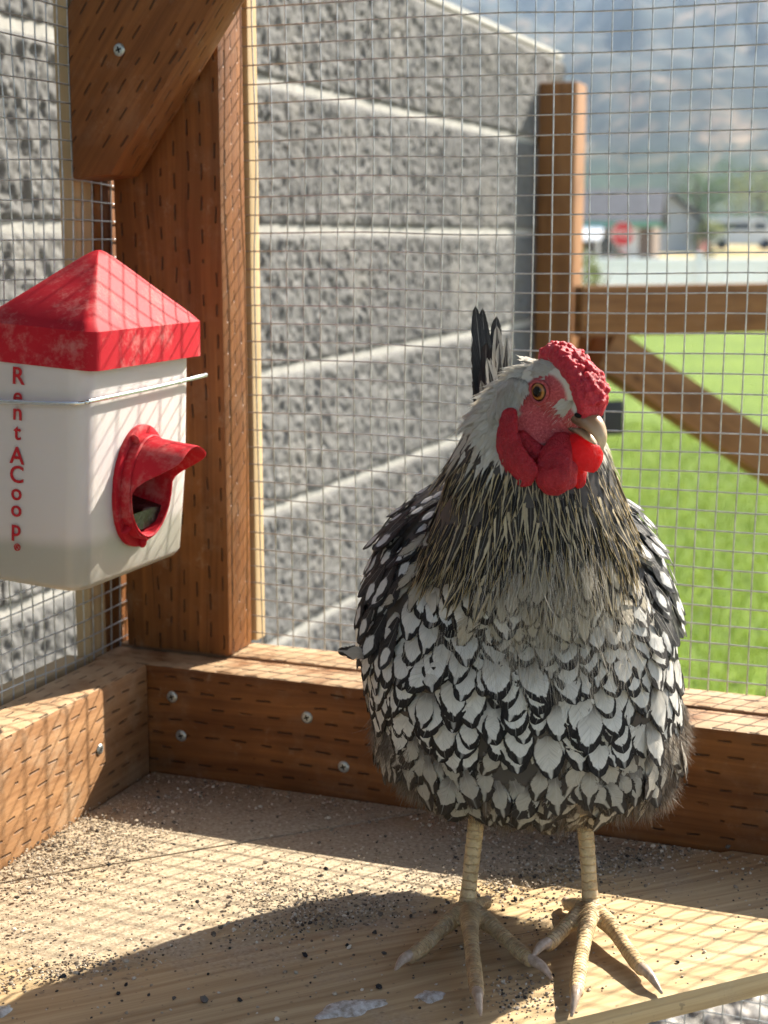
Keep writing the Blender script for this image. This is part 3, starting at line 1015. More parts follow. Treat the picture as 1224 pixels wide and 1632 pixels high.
# lettering down the front face
M = Mat('red_print', 0.5, 0.3); M.color((0.42, 0.012, 0.02)); PRINT = M.m
def text_mesh(name, body, size, mat, parent, M4, extr=0.0):
    cu = bpy.data.curves.new(name, 'FONT')
    cu.body = body; cu.size = size; cu.align_x = 'CENTER'; cu.align_y = 'CENTER'; cu.extrude = extr; cu.resolution_u = 4
    cu.offset = 0.012 * size
    o = bpy.data.objects.new(name, cu); COL.objects.link(o)
    bpy.context.view_layer.update()
    me = evaluated(o)
    bpy.data.objects.remove(o)
    me.name = name
    o2 = link(name, me, mat, parent)
    o2.matrix_local = M4
    return o2
front = Matrix.Rotation(R(90), 4, 'X')       # text upright, facing -y
tx = 0.0172
zs_ = [0.2965, 0.2850, 0.2756, 0.2640, 0.2500, 0.2388, 0.2283, 0.2184, 0.2068]
for ch, z in zip('RentACoop', zs_):
    text_mesh('letter', ch, 0.0142 if ch in 'RAC' else 0.0138, PRINT, bucket, Matrix.Translation(Vector((tx, FY0 - 0.00165, z)) - fc) @ front, 0.0002)
text_mesh('trademark', '®', 0.0058, PRINT, bucket, Matrix.Translation(Vector((tx + 0.001, FY0 - 0.00165, 0.1955)) - fc) @ front, 0.0002)

# wire holder round the bucket
zw = 0.2845
pts = [(-0.0415, FY0 - 0.004, zw - 0.001), (0.02, FY0 - 0.0045, zw - 0.002), (0.060, FY0 - 0.0045, zw - 0.0015), (0.0695, FY0 - 0.002, zw - 0.0008), (0.0722, FY0 + 0.006, zw), (0.0722, -0.09, zw + 0.001), (0.0725, -0.026, zw + 0.003)]
hg = Acc().add(*tube(spline(pts, 60), 0.00145, 10))
o = hg.build('wire_holder', BRIGHT)
tag(o, 'bent shiny steel wire holding the white feeder to the side mesh', 'wire')

# ------------------------------------------------------------------ wooden gate beyond the coop
gate = empty('wooden_gate', (-0.298, 2.323, GZ))
tag(gate, 'brown timber gate with a square post, a rail and a sloping brace beyond the coop', 'gate')
def glob(parent): return Matrix.Translation(-parent.location)
board('post', (-0.339, 2.28, GZ), (-0.257, 2.366, 0.698), 2, WOOD_FAR, gate, 0.004, glob(gate))
GM = Matrix.Translation(Vector((-0.2420, 2.268, 0)) - gate.location) @ Matrix.Rotation(R(45), 4, 'Z')
board('rail', (0.0, -0.019, 0.168), (1.5, 0.019, 0.276), 0, WOOD_FAR, gate, 0.004, GM)
ba = math.atan2(-0.236, 0.40)
BM = GM @ Matrix.Translation((0.10, 0, 0.126)) @ Matrix.Rotation(-ba, 4, 'Y')
board('brace', (-0.035, -0.018, -0.046), (1.55, 0.060, 0.046), 0, WOOD_FAR, gate, 0.004, BM)
board('bottom_rail', (0.0, -0.019, -0.99), (1.5, 0.019, -0.88), 0, WOOD_FAR, gate, 0.004, GM)
board('gate_stile', (0.004, 0.0610, -0.99), (0.10, 0.090, 0.168), 2, WOOD_FAR, gate, 0.004, GM)
board('end_stile', (1.41, 0.0195, -0.99), (1.50, 0.045, 0.276), 2, WOOD_FAR, gate, 0.004, GM)
M = Mat('black_latch_metal', 0.45, 0.4); M.color((0.016, 0.016, 0.018)); LATCH = M.m
lt = board('latch', (0.03, -0.030, -0.045), (0.105, -0.0195, 0.03), 0, LATCH, gate, 0.003, GM)

# ------------------------------------------------------------------ white vinyl fence at the end of the lawn
M = Mat('white_vinyl', 0.4, 0.4); M.color(M.ramp(M.noise(M.pos(), 3.0, 3), [(0.3, (0.74, 0.76, 0.78)), (0.7, (0.82, 0.83, 0.84))])); VINYL = M.m
tr = M.n('BsdfTranslucent'); tr.inputs[0].default_value = (0.85, 0.87, 0.88, 1); ms = M.n('MixShader'); ms.inputs[0].default_value = 0.4
M.l(M.p.outputs[0], ms.inputs[1]); M.l(tr.outputs[0], ms.inputs[2]); M.l(ms.outputs[0], M.out.inputs[0])
fence = empty('vinyl_fence', (-4.0, 26.6, GZ))
tag(fence, 'low white vinyl fence along the far end of the lawn', 'fence')
fdir = Vector((4.032, 0.664, 0)).normalized()
FMx = Matrix.Translation(Vector((-4.0, 26.65, GZ)) - fence.location) @ Matrix.Rotation(math.atan2(fdir.y, fdir.x), 4, 'Z')
for k in range(-4, 5):
    board('post', (k * 2.0 - 0.06, -0.06, 0), (k * 2.0 + 0.06, 0.06, 1.24), 2, VINYL, fence, 0.006, FMx)
    bm = bmesh.new()
    for dz, sxy in ((0, 0.08), (0.03, 0.08), (0.08, 0.0)):
        pass
    bm.free()
    V = np.array([(sx * 0.075, sy * 0.075, z) for z in (1.241, 1.27) for sx, sy in ((-1, -1), (1, -1), (1, 1), (-1, 1))] + [(0, 0, 1.33)]) + (k * 2.0, 0, 0)
    F = [[0, 1, 5, 4], [1, 2, 6, 5], [2, 3, 7, 6], [3, 0, 4, 7], [3, 2, 1, 0], [4, 5, 8], [5, 6, 8], [6, 7, 8], [7, 4, 8]]
    o = link('post_cap', mesh_np('post_cap', V, F, False), VINYL, fence); o.matrix_local = FMx
    if k < 4:
        board('top_rail', (k * 2.0 + 0.062, -0.03, 1.08), (k * 2.0 + 1.938, 0.03, 1.2), 0, VINYL, fence, 0.006, FMx)
        board('bottom_rail', (k * 2.0 + 0.062, -0.03, 0.06), (k * 2.0 + 1.938, 0.03, 0.18), 0, VINYL, fence, 0.006, FMx)
        for q in range(12):
            x0 = k * 2.0 + 0.064 + q * 0.156
            board('plank', (x0, -0.012, 0.18), (x0 + 0.152, 0.012, 1.08), 2, VINYL, fence, 0.003, FMx, 1)

# ------------------------------------------------------------------ trees and shrubs
BARK = Mat('bark', 0.9, 0.1).color((0.10, 0.075, 0.055)).m
def leafmat(name, dark, light):
    M = Mat(name, 0.6, 0.3)
    a = M.n('Attribute', attribute_name='tone')
    c = M.ramp(a.outputs['Fac'], [(0, dark), (1.0, light)])
    M.color(c)
    tr = M.n('BsdfTranslucent'); M.l(c, tr.inputs[0]); ms = M.n('MixShader'); ms.inputs[0].default_value = 0.3
    M.l(M.p.outputs[0], ms.inputs[1]); M.l(tr.outputs[0], ms.inputs[2]); M.l(ms.outputs[0], M.out.inputs[0])
    return M.m
LEAF = leafmat('green_leaf', (0.035, 0.075, 0.018), (0.11, 0.19, 0.04))
LEAF_Y = leafmat('yellow_green_leaf', (0.12, 0.15, 0.03), (0.27, 0.29, 0.07))
LEAF_D = leafmat('dark_leaf', (0.02, 0.04, 0.018), (0.06, 0.09, 0.035))
BLOOM = leafmat('pink_blossom', (0.50, 0.10, 0.17), (0.72, 0.33, 0.40))
def leaves(C_, rad3, n, size):
    cl = rng.normal(0, 0.5, (max(5, n // 130), 3)); cl /= np.maximum(1, np.linalg.norm(cl, axis=1))[:, None]
    P = cl[rng.integers(0, len(cl), n)] + rng.normal(0, 0.20, (n, 3))
    P = P * rad3 + C_
    Q = rot_rand(n)
    s = rng.uniform(0.6, 1.2, n) * size
    quad = np.array([(-.5, 0, 0), (0, -.3, 0), (.5, 0, 0), (0, .3, 0)])
    A = np.einsum('nij,kj->nki', Q, quad) * s[:, None, None] + P[:, None, :]
    return A.reshape(-1, 3), n
def tree(name, x, y, h, rad3, mat, label, cat, n=1600, size=0.28, trunk=True, bloom=None):
    zb = float(ground_h(math.hypot(x - CAM.x, y - CAM.y))) - 0.02
    root = empty(name, (x, y, zb)); tag(root, label, cat)
    cz = h - rad3[2]
    A, n = leaves(np.array([0, 0, cz]), np.array(rad3), n, size)
    me = mesh_np('crown', A, np.arange(4 * n).reshape(-1, 4), False)
    at = me.attributes.new('tone', 'FLOAT', 'POINT'); at.data.foreach_set('value', np.repeat(rng.random(n), 4).astype(np.float32))
    link('crown' if trunk else 'foliage', me, mat, root)
    if bloom:
        A, n = leaves(np.array([0, 0, cz + rad3[2] * 0.2]), np.array(rad3) * 1.05, n // 2, size)
        me = mesh_np('blossom', A, np.arange(4 * n).reshape(-1, 4), False)
        at = me.attributes.new('tone', 'FLOAT', 'POINT'); at.data.foreach_set('value', np.repeat(rng.random(n), 4).astype(np.float32))
        link('blossom', me, bloom, root)
    ac = Acc()
    r0 = max(0.02, h * 0.03)
    V, F = tube(spline([(0, 0, 0), (0.03 * h, 0, cz * 0.6), (0, 0.02 * h, cz + rad3[2] * 0.4)], 10), np.linspace(r0, r0 * 0.35, 10), 8); ac.add(V, F)
    for k in range(5):
        a = 2.4 * k; b0 = np.array((0.02 * h, 0, cz * (0.55 + 0.09 * k)))
        b1 = b0 + np.array((math.cos(a) * rad3[0] * 0.7, math.sin(a) * rad3[1] * 0.7, rad3[2] * 0.5))
        V, F = tube(spline([b0, (b0 + b1) / 2 + (0, 0, -0.03 * h), b1], 6), np.linspace(r0 * 0.5, r0 * 0.12, 6), 6); ac.add(V, F)
    ac.build('trunk' if trunk else 'stem', BARK, root)
    return root
tree('tree', -22.6, 137.0, 7.4, (3.4, 3.4, 3.0), LEAF, 'round green tree left of the tan field', 'tree')
tree('tree', -17.4, 139.0, 6.8, (3.6, 3.2, 2.9), LEAF_Y, 'yellow green tree in the middle of the far tree row', 'tree')
tree('tree', -11.8, 150.0, 8.6, (3.8, 3.4, 3.6), LEAF, 'tall green tree near the right edge of the picture', 'tree')
tree('tree', -27.5, 165.0, 7.4, (4.2, 3.6, 3.0), LEAF_D, 'dark green tree behind the dark roofed house', 'tree')
tree('tree', -20.0, 190.0, 9.5, (6.0, 4.0, 3.6), LEAF_D, 'broad dark tree farthest back in the tree row', 'tree', 2200, 0.4)
tree('shrub', -17.0, 104.0, 2.2, (2.6, 1.6, 0.95), LEAF_Y, 'low yellow green shrub at the edge of the tan field', 'shrub', 900, 0.22, False)
tree('shrub', -4.95, 22.6, 1.5, (0.42, 0.4, 0.62), LEAF_Y, 'thin yellow green shrub growing next to the gate post', 'shrub', 420, 0.085, False)
tree('shrub', -8.7, 43.2, 1.0, (0.55, 0.45, 0.4), LEAF, 'pink flowering shrub below the stop sign', 'shrub', 500, 0.10, False, BLOOM)
tree('shrub', -7.0, 46.5, 1.15, (0.42, 0.4, 0.40), LEAF_D, 'small pink flowering shrub behind the white fence', 'shrub', 420, 0.10, False, BLOOM)
tree('shrub', -9.0, 58.3, 2.0, (0.40, 0.40, 0.75), LEAF_D, 'narrow dark shrub in front of the tan field', 'shrub', 420, 0.12, False)

# ------------------------------------------------------------------ houses
M = Mat('grey_shingle', 0.9, 0.1); M.color(M.ramp(M.noise(M.pos(), 2.5, 5, 0.7), [(0.3, (0.075, 0.078, 0.085)), (0.7, (0.14, 0.14, 0.15))])); ROOF = M.m
M = Mat('white_metal_roof', 0.4, 0.4); M.color((0.75, 0.77, 0.78)); METROOF = M.m
WALLB = Mat('brown_siding', 0.85, 0.15).color((0.20, 0.15, 0.12)).m
WALLG = Mat('grey_siding', 0.85, 0.15).color((0.36, 0.37, 0.39)).m
TRIM = Mat('green_trim', 0.6, 0.3).color((0.14, 0.36, 0.27)).m
TRIMW = Mat('white_trim', 0.6, 0.3).color((0.75, 0.76, 0.76)).m
GLASS = Mat('window_glass', 0.08, 0.6).color((0.03, 0.04, 0.05)).m
def house(name, x, y, rz, w, d, h, rh, wallm, roofm, label, trim=None, porch=False):
    zb = float(ground_h(math.hypot(x - CAM.x, y - CAM.y))) - 0.3
    root = empty(name, (x, y, zb), rz); tag(root, label, 'house')
    hw, hd = w / 2, d / 2
    V = [(-hw, -hd, 0), (hw, -hd, 0), (hw, hd, 0), (-hw, hd, 0), (-hw, -hd, h), (hw, -hd, h), (hw, hd, h), (-hw, hd, h), (-hw, 0, h + rh), (hw, 0, h + rh)]
    F = [[0, 1, 5, 4], [2, 3, 7, 6], [1, 2, 6, 9, 5], [3, 0, 4, 8, 7], [3, 2, 1, 0]]
    link('wall', mesh_np('wall', np.array(V, float), F, False), wallm, root)
    ov, th = 0.4, 0.16
    k = rh / hd
    for sg in (-1, 1):
        a = [(-hw - ov, sg * (hd + ov), h - k * ov), (hw + ov, sg * (hd + ov), h - k * ov), (hw + ov, 0.0, h + rh), (-hw - ov, 0.0, h + rh)]
        V = np.array([(p[0], p[1], p[2] + 0.02) for p in a] + [(p[0], p[1], p[2] + th) for p in a])
        F = [[0, 1, 2, 3], [7, 6, 5, 4], [0, 4, 5, 1], [1, 5, 6, 2], [2, 6, 7, 3], [3, 7, 4, 0]]
        link('roof', mesh_np('roof', V, F, False), roofm, root)
        board('eave_trim', (-hw - ov, sg * (hd + ov) - 0.03 + sg * 0.04, h - k * ov - 0.14), (hw + ov, sg * (hd + ov) + 0.03 + sg * 0.04, h - k * ov + 0.13), 0, trim or TRIMW, root, 0.01)
    nwin = max(2, int(w / 3.2))
    for q in range(nwin):
        xc = -hw + w * (q + 0.5) / nwin
        wn_ = board('window', (xc - 0.55, -hd - 0.04, h - 1.75), (xc + 0.55, -hd + 0.02, h - 0.65), 0, TRIMW, root, 0.01)
        pn = board('pane', (-0.46, -0.052, -0.46), (0.46, -0.036, 0.46), 0, GLASS, wn_, 0.0)
    board('door', (hw - 1.6, -hd - 0.05, 0), (hw - 0.7, -hd + 0.02, 2.05), 2, TRIMW, root, 0.01)
    if porch:
        V = np.array([(-hw, -hd - 2.4, h - 1.0), (hw * 0.5, -hd - 2.4, h - 1.0), (hw * 0.5, -hd - 0.05, h - 0.2), (-hw, -hd - 0.05, h - 0.2)])
        V = np.vstack([V, V + (0, 0, 0.1)])
        F = [[3, 2, 1, 0], [4, 5, 6, 7], [0, 1, 5, 4], [1, 2, 6, 5], [2, 3, 7, 6], [3, 0, 4, 7]]
        link('porch_roof', mesh_np('porch_roof', V, F, False), METROOF, root)
        for xx in (-hw + 0.1, 0.0, hw * 0.5 - 0.2):
            board('porch_post', (xx, -hd - 2.35, 0), (xx + 0.12, -hd - 2.23, h - 1.02), 2, TRIMW, root, 0.01)
    return root
house('house', -19.5, 78.0, R(8), 9.5, 7.0, 2.3, 1.5, WALLB, ROOF, 'low brown house with a grey roof and a white porch roof', TRIM, True)
house('house', -22.5, 103.0, R(-24), 9.0, 7.5, 2.3, 1.7, WALLG, ROOF, 'grey house with a dark roof behind the stop sign', None, False)

# ------------------------------------------------------------------ stop sign
sx_, sy_ = -9.99, 47.98
zb = float(ground_h(math.hypot(sx_ - CAM.x, sy_ - CAM.y)))
sign = empty('stop_sign', (sx_, sy_, zb), YAW * 0.55)
tag(sign, 'red octagonal stop sign on a metal post behind the fence', 'sign')
SR = Mat('sign_red', 0.4, 0.4).color((0.55, 0.025, 0.035)).m
SW = Mat('sign_white', 0.4, 0.4).color((0.80, 0.80, 0.79)).m
cz_ = 0.514 - zb
def octo(r, y0, y1):
    pts = [(r * math.cos(R(22.5 + 45 * k)), r * math.sin(R(22.5 + 45 * k))) for k in range(8)]
    V = [(a, y0, cz_ + b) for a, b in pts] + [(a, y1, cz_ + b) for a, b in pts]
    F = [list(range(8)), list(range(15, 7, -1))] + [[(k + 1) % 8, k, 8 + k, 8 + (k + 1) % 8] for k in range(8)]
    return np.array(V), F
V, F = octo(0.41, -0.004, 0.0); link('border', mesh_np('border', V, F, False), SW, sign)
V, F = octo(0.385, -0.010, -0.0045); link('face', mesh_np('face', V, F, False), SR, sign)
text_mesh('lettering', 'STOP', 0.32, SW, sign, Matrix.Translation((0, -0.014, cz_)) @ front, 0.002)
board('post', (-0.03, 0.001, -0.2), (0.03, 0.05, cz_ + 0.38), 2, Mat('galvanised_post', 0.5, 0.4).color((0.4, 0.42, 0.42)).m, sign, 0.004)

# ------------------------------------------------------------------ white van parked on the field
vx, vy = -14.4, 108.0
zb = float(ground_h(math.hypot(vx - CAM.x, vy - CAM.y)))
van = empty('parked_van', (vx, vy, zb + 0.0), R(12)); tag(van, 'white van parked on the tan field', 'van')
VP = Mat('white_paint', 0.3, 0.5).color((0.80, 0.80, 0.80)).m
RUB = Mat('tyre_rubber', 0.8, 0.2).color((0.02, 0.02, 0.02)).m
prof = [(-2.4, 0.35), (2.35, 0.35), (2.45, 0.95), (2.0, 1.25), (1.55, 2.0), (1.2, 2.15), (-2.3, 2.15), (-2.42, 1.9)]
bm = bmesh.new()
a = [bm.verts.new((x, -0.95, z)) for x, z in prof]; b = [bm.verts.new((x, 0.95, z)) for x, z in prof]
bm.faces.new(a); bm.faces.new(b[::-1])
for k in range(8): bm.faces.new([a[(k + 1) % 8], a[k], b[k], b[(k + 1) % 8]])
bmesh.ops.recalc_face_normals(bm, faces=bm.faces[:])
bmesh.ops.bevel(bm, geom=bm.edges[:], offset=0.06, segments=2, affect='EDGES')
link('body', from_bm('body', bm), VP, van)
board('side_window', (0.65, -0.965, 1.35), (1.5, -0.945, 1.85), 0, GLASS, van, 0.0)
board('side_window', (-1.9, -0.965, 1.35), (0.4, -0.945, 1.85), 0, GLASS, van, 0.0)
for wx in (-1.45, 1.5):
    for wy in (-0.9, 0.9):
        th = np.linspace(0, 2 * math.pi, 20, endpoint=False)
        V = np.array([(wx + 0.36 * math.cos(t), wy + s_, 0.36 + 0.36 * math.sin(t)) for s_ in (-0.11, 0.11) for t in th])
        F = [[k, (k + 1) % 20, 20 + (k + 1) % 20, 20 + k] for k in range(20)] + [list(range(20))[::-1], list(range(20, 40))]
        link('wheel', mesh_np('wheel', V, F, False), RUB, van)

# ------------------------------------------------------------------ haze : one closed box of thin air
hz = bmesh.new(); bmesh.ops.create_cube(hz, size=1.0)
mn, mx = Vector((-9100, -9100, -3.0)), Vector((9100, 9100, 350.0))
for v in hz.verts:
    v.co = Vector([(mn[i] + mx[i]) / 2 + v.co[i] * (mx[i] - mn[i]) for i in range(3)])
hm = bpy.data.materials.new('haze_air'); hm.use_nodes = True
nt = hm.node_tree; nt.nodes.remove(nt.nodes['Principled BSDF'])
pv = nt.nodes.new('ShaderNodeVolumePrincipled')
pv.inputs['Color'].default_value = (0.56, 0.75, 1.0, 1)
pv.inputs['Density'].default_value = 0.00034
pv.inputs['Anisotropy'].default_value = 0.2
nt.links.new(pv.outputs[0], nt.nodes['Material Output'].inputs['Volume'])
haze = link('haze', from_bm('haze', hz), hm)
tag(haze, 'thin pale summer haze in the air', 'haze', kind='stuff')

# ------------------------------------------------------------------ the hen (own frame: x to her left wing, y to her tail, z up)
hen = empty('hen', (0.329, -0.146, 0.0), YAW)
tag(hen, 'silver laced black and white hen with a red rose comb standing on the shelf', 'hen')

def interp_tab(tab):
    T = np.array(tab, float)
    def f(z):
        z = np.asarray(z, float)
        return [np.interp(z, T[:, 0], T[:, k]) for k in range(1, T.shape[1])]
    return f
#          z      cx      a      y0     F      B
BODY_T = [(0.0600, 0.0020, 0.0216, 0.0350, 0.0208, 0.0258),
          (0.0634, 0.0020, 0.0433, 0.0380, 0.0416, 0.0473),
          (0.0709, 0.0040, 0.0649, 0.0400, 0.0603, 0.0688),
          (0.0818, 0.0030, 0.0768, 0.0400, 0.0707, 0.0817),
          (0.0969, 0.0010, 0.0854, 0.0400, 0.0790, 0.0918),
          (0.1129, -0.0010, 0.0855, 0.0400, 0.0810, 0.0963),
          (0.1280, -0.0030, 0.0870, 0.0400, 0.0840, 0.1015),
          (0.1460, -0.0050, 0.0876, 0.0400, 0.0840, 0.1049),
          (0.1640, -0.0060, 0.0865, 0.0400, 0.0810, 0.1066),
          (0.1815, -0.0055, 0.0839, 0.0420, 0.0760, 0.1049),
          (0.1990, -0.0060, 0.0793, 0.0450, 0.0700, 0.0998),
          (0.2166, -0.0060, 0.0711, 0.0500, 0.0640, 0.0918),
          (0.2305, -0.0060, 0.0587, 0.0560, 0.0560, 0.0774),
          (0.2430, -0.0060, 0.0412, 0.0620, 0.0440, 0.0602),
          (0.2500, -0.0060, 0.0185, 0.0650, 0.0220, 0.0344)]
NECK_T = [(0.1650, -0.0060, 0.0480, 0.0120, 0.0440, 0.0500),
          (0.1850, -0.0060, 0.0550, 0.0100, 0.0520, 0.0600),
          (0.2000, -0.0060, 0.0565, 0.0080, 0.0520, 0.0600),
          (0.2131, -0.0045, 0.0555, 0.0070, 0.0500, 0.0560),
          (0.2340, -0.0025, 0.0500, 0.0060, 0.0450, 0.0480),
          (0.2444, -0.0027, 0.0463, 0.0050, 0.0410, 0.0448),
          (0.2616, -0.0044, 0.0419, 0.0030, 0.0340, 0.0419),
          (0.2720, -0.0035, 0.0375, 0.0010, 0.0290, 0.0380),
          (0.2854, -0.0030, 0.0315, 0.0000, 0.0220, 0.0320),
          (0.3000, 0.0000, 0.0227, -0.0020, 0.0150, 0.0243),
          (0.3090, 0.0024, 0.0142, -0.0040, 0.0090, 0.0152),
          (0.3130, 0.0030, 0.0072, -0.0050, 0.0040, 0.0072)]
fb, fn_ = interp_tab(BODY_T), interp_tab(NECK_T)
def surf(fun, z, th):
    """th = 0 faces the front (-y), pi/2 the +x side"""
    cx, a, y0, Fr, Bk = fun(z)
    s, c = np.sin(th), np.cos(th)
    egg = 1 - 0.30 * np.maximum(0, -c)
    return np.stack([cx + a * s * egg, y0 - np.where(c > 0, Fr, Bk) * c, np.asarray(z) + 0 * s], -1)
def frame(fun, z, th):
    P = surf(fun, z, th)
    e = 1e-3
    dz = surf(fun, z + e, th) - surf(fun, z - e, th)
    dt = surf(fun, z, th + e) - surf(fun, z, th - e)
    dn = -dz / (np.linalg.norm(dz, axis=-1, keepdims=True) + 1e-12)
    n = np.cross(dt, dz); n /= (np.linalg.norm(n, axis=-1, keepdims=True) + 1e-12)
    return P, n, dn
def loft(fun, z0, z1, nz=40, nt=48):
    V, F = [], []
    for z in np.linspace(z0, z1, nz):
        V.append(surf(fun, np.full(nt, z), np.linspace(0, 2 * math.pi, nt, endpoint=False)))
    V = np.concatenate(V)
    for i in range(nz - 1):
        for k in range(nt):
            k2 = (k + 1) % nt
            F.append([i * nt + k, i * nt + k2, (i + 1) * nt + k2, (i + 1) * nt + k])
    F.append(list(range(nt))[::-1]); F.append([(nz - 1) * nt + k for k in range(nt)])
    return V, F

# head frame : a forward along the beak, b towards the visible cheek, c up
HC = np.array([0.0085, -0.012, 0.2965]); HY = R(35); HP = R(-6)
hf = np.array([math.sin(HY) * math.cos(HP), -math.cos(HY) * math.cos(HP), math.sin(HP)])
hs = np.array([-math.cos(HY), -math.sin(HY), 0.0])
hu = np.cross(hs, hf) * -1
if hu[2] < 0: hu = -hu
HM = np.stack([hf, hs, hu], 1)              # columns
def H(a, b, c): return HC + HM @ np.array([a, b, c]) / 1000.0     # millimetres

ac = Acc()
ac.add(*loft(fb, 0.060, 0.250))
ac.add(*loft(fn_, 0.165, 0.313))
ac.add(*ellipsoid(H(0, 0, 2), np.array((20.5, 14.5, 17.0)) / 1000, 28, 18, HM))
ac.add(*ellipsoid(H(13, 0, -6), np.array((11.5, 8.8, 10.0)) / 1000, 24, 14, HM))
ac.add(*ellipsoid(H(3, 0, -13), np.array((15, 11.5, 12.5)) / 1000, 24, 14, HM))
ac.add(*ellipsoid(H(1.5, 10.5, 1.5), np.array((8.5, 4.6, 8.0)) / 1000, 20, 12, HM))       # brow round the eye
ac.add(*ellipsoid(H(1.5, -10.5, 1.5), np.array((8.5, 4.6, 8.0)) / 1000, 20, 12, HM))
ac.add(*ellipsoid((0.058, 0.026, 0.083), (0.024, 0.026, 0.021)))
ac.add(*ellipsoid((-0.054, 0.040, 0.086), (0.022, 0.028, 0.021)))
ac.add(*ellipsoid((0.074, 0.058, 0.100), (0.020, 0.026, 0.030)))
ac.add(*ellipsoid((-0.028, 0.014, 0.080), (0.013, 0.013, 0.015)))
ac.add(*ellipsoid((0.029, 0.015, 0.081), (0.014, 0.013, 0.015)))
# legs and toes
LEGS = {
 'l': dict(leg=[(-0.0265, 0.022, 0.098), (-0.0290, 0.010, 0.066), (-0.0325, 0.003, 0.036), (-0.0345, -0.001, 0.0150), (-0.0345, -0.004, 0.009)],
   toes=[[(-0.0345, -0.002, 0.0135), (-0.0345, -0.028, 0.0130), (-0.0345, -0.056, 0.0090), (-0.0342, -0.083, 0.0058)],
         [(-0.0360, -0.002, 0.0125), (-0.0480, -0.018, 0.0105), (-0.0590, -0.034, 0.0070), (-0.0665, -0.043, 0.0052)],
         [(-0.0325, -0.002, 0.0120), (-0.0220, -0.018, 0.0100), (-0.0120, -0.034, 0.0068), (-0.0045, -0.047, 0.0052)],
         [(-0.0330, 0.002, 0.0110), (-0.0270, 0.014, 0.0085), (-0.0230, 0.022, 0.0050)]],
   claws=[[(-0.0342, -0.081, 0.0066), (-0.0340, -0.089, 0.0068), (-0.0334, -0.0985, 0.0020)], [(-0.0655, -0.042, 0.0060), (-0.0705, -0.0465, 0.0056), (-0.0748, -0.0510, 0.0018)],
          [(-0.0055, -0.0455, 0.0060), (0.0010, -0.0540, 0.0056), (0.0058, -0.0610, 0.0018)], [(-0.0233, 0.0210, 0.0055), (-0.0215, 0.0265, 0.0050), (-0.0205, 0.0300, 0.0018)]]),
 'r': dict(leg=[(0.0268, 0.022, 0.098), (0.0295, 0.010, 0.066), (0.0318, 0.003, 0.036), (0.0330, -0.001, 0.0150), (0.0330, -0.004, 0.009)],
   toes=[[(0.0325, -0.002, 0.0135), (0.0270, -0.028, 0.0130), (0.0205, -0.056, 0.0090), (0.0155, -0.081, 0.0058)],
         [(0.0310, -0.002, 0.0125), (0.0215, -0.015, 0.0118), (0.0130, -0.027, 0.0105), (0.0060, -0.0365, 0.0088)],
         [(0.0345, -0.002, 0.0120), (0.0420, -0.020, 0.0105), (0.0475, -0.039, 0.0070), (0.0520, -0.056, 0.0052)],
         [(0.0320, 0.002, 0.0110), (0.0270, 0.013, 0.0085), (0.0240, 0.020, 0.0050)]],
   claws=[[(0.0160, -0.079, 0.0066), (0.0140, -0.089, 0.0074), (0.0108, -0.0985, 0.0020)], [(0.0068, -0.0355, 0.0098), (0.0015, -0.0425, 0.0108), (-0.0040, -0.0490, 0.0070)],
          [(0.0515, -0.0545, 0.0060), (0.0552, -0.0650, 0.0056), (0.0592, -0.0755, 0.0018)], [(0.0243, 0.0190, 0.0055), (0.0225, 0.0245, 0.0050), (0.0215, 0.0280, 0.0018)]])}
for sd, g in LEGS.items():
    n = 60
    P = spline(g['leg'], n); t = np.linspace(0, 1, n)
    rr = np.interp(t, [0, 0.12, 0.3, 0.6, 0.85, 1.0], [0.0085, 0.0066, 0.0046, 0.0044, 0.0058, 0.0060])
    rr = rr * (1 + 0.035 * np.sign(np.sin(t * 2 * math.pi * 20)) * np.clip((t - 0.25) * 6, 0, 1))
    ac.add(*tube(P, rr, 14))
    for q, tw in enumerate(g['toes']):
        n = 80
        P = spline(tw, n); t = np.linspace(0, 1, n)
        L_ = np.linalg.norm(np.diff(P, axis=0), axis=1).sum()
        r0, r1 = (0.0052, 0.0036) if q < 3 else (0.0046, 0.0034)
        rr = r0 + (r1 - r0) * t
        ph = (t * L_ / 0.0027) % 1.0
        rr = rr * (0.93 + 0.13 * (1 - ph) ** 0.8) * (1 + 0.08 * np.sin(t * 9))
        ac.add(*tube(P, rr, 14))
        V, F = ellipsoid(P[-1] - (0, 0, 0.0002), (0.0038, 0.0038, 0.0034), 14, 8); ac.add(V, F)
me0 = mesh_np('body', np.concatenate(ac.V), ac.F)
tmp = link('tmp_body', me0)
md = tmp.modifiers.new('r', 'REMESH'); md.mode = 'VOXEL'; md.voxel_size = 0.00105; md.use_smooth_shade = True
md = tmp.modifiers.new('s', 'SMOOTH'); md.factor = 0.5; md.iterations = 1
bpy.context.view_layer.update()
body_me = evaluated(tmp)
bpy.data.objects.remove(tmp)
body_me.name = 'body'
nv = len(body_me.vertices)
co = np.empty(nv * 3, np.float32); body_me.vertices.foreach_get('co', co); co = co.reshape(-1, 3).astype(float)
nor = np.empty(nv * 3, np.float32); body_me.vertices.foreach_get('normal', nor); nor = nor.reshape(-1, 3).astype(float)
hl = (co - HC) @ HM * 1000.0               # head coordinates in millimetres
def face_mask(h):
    """bare red skin of the face"""
    a, b, c = h[:, 0], np.abs(h[:, 1]), h[:, 2]
    e = ((a - 3.5) / 12.5) ** 2 + ((c - 0.5) / 11.5) ** 2
    lo = ((a - 9.0) / 13.0) ** 2 + ((c + 11.0) / 11.0) ** 2
    m = np.minimum(e, lo)
    m = np.where((b < 6.5) & (c > 5), 2.0, m)
    m = np.where(a < -9.5, 2.0, m)
    return m
fm = face_mask(hl)
near_head = (np.linalg.norm(hl, axis=1) < 34) & (co[:, 2] > 0.262)
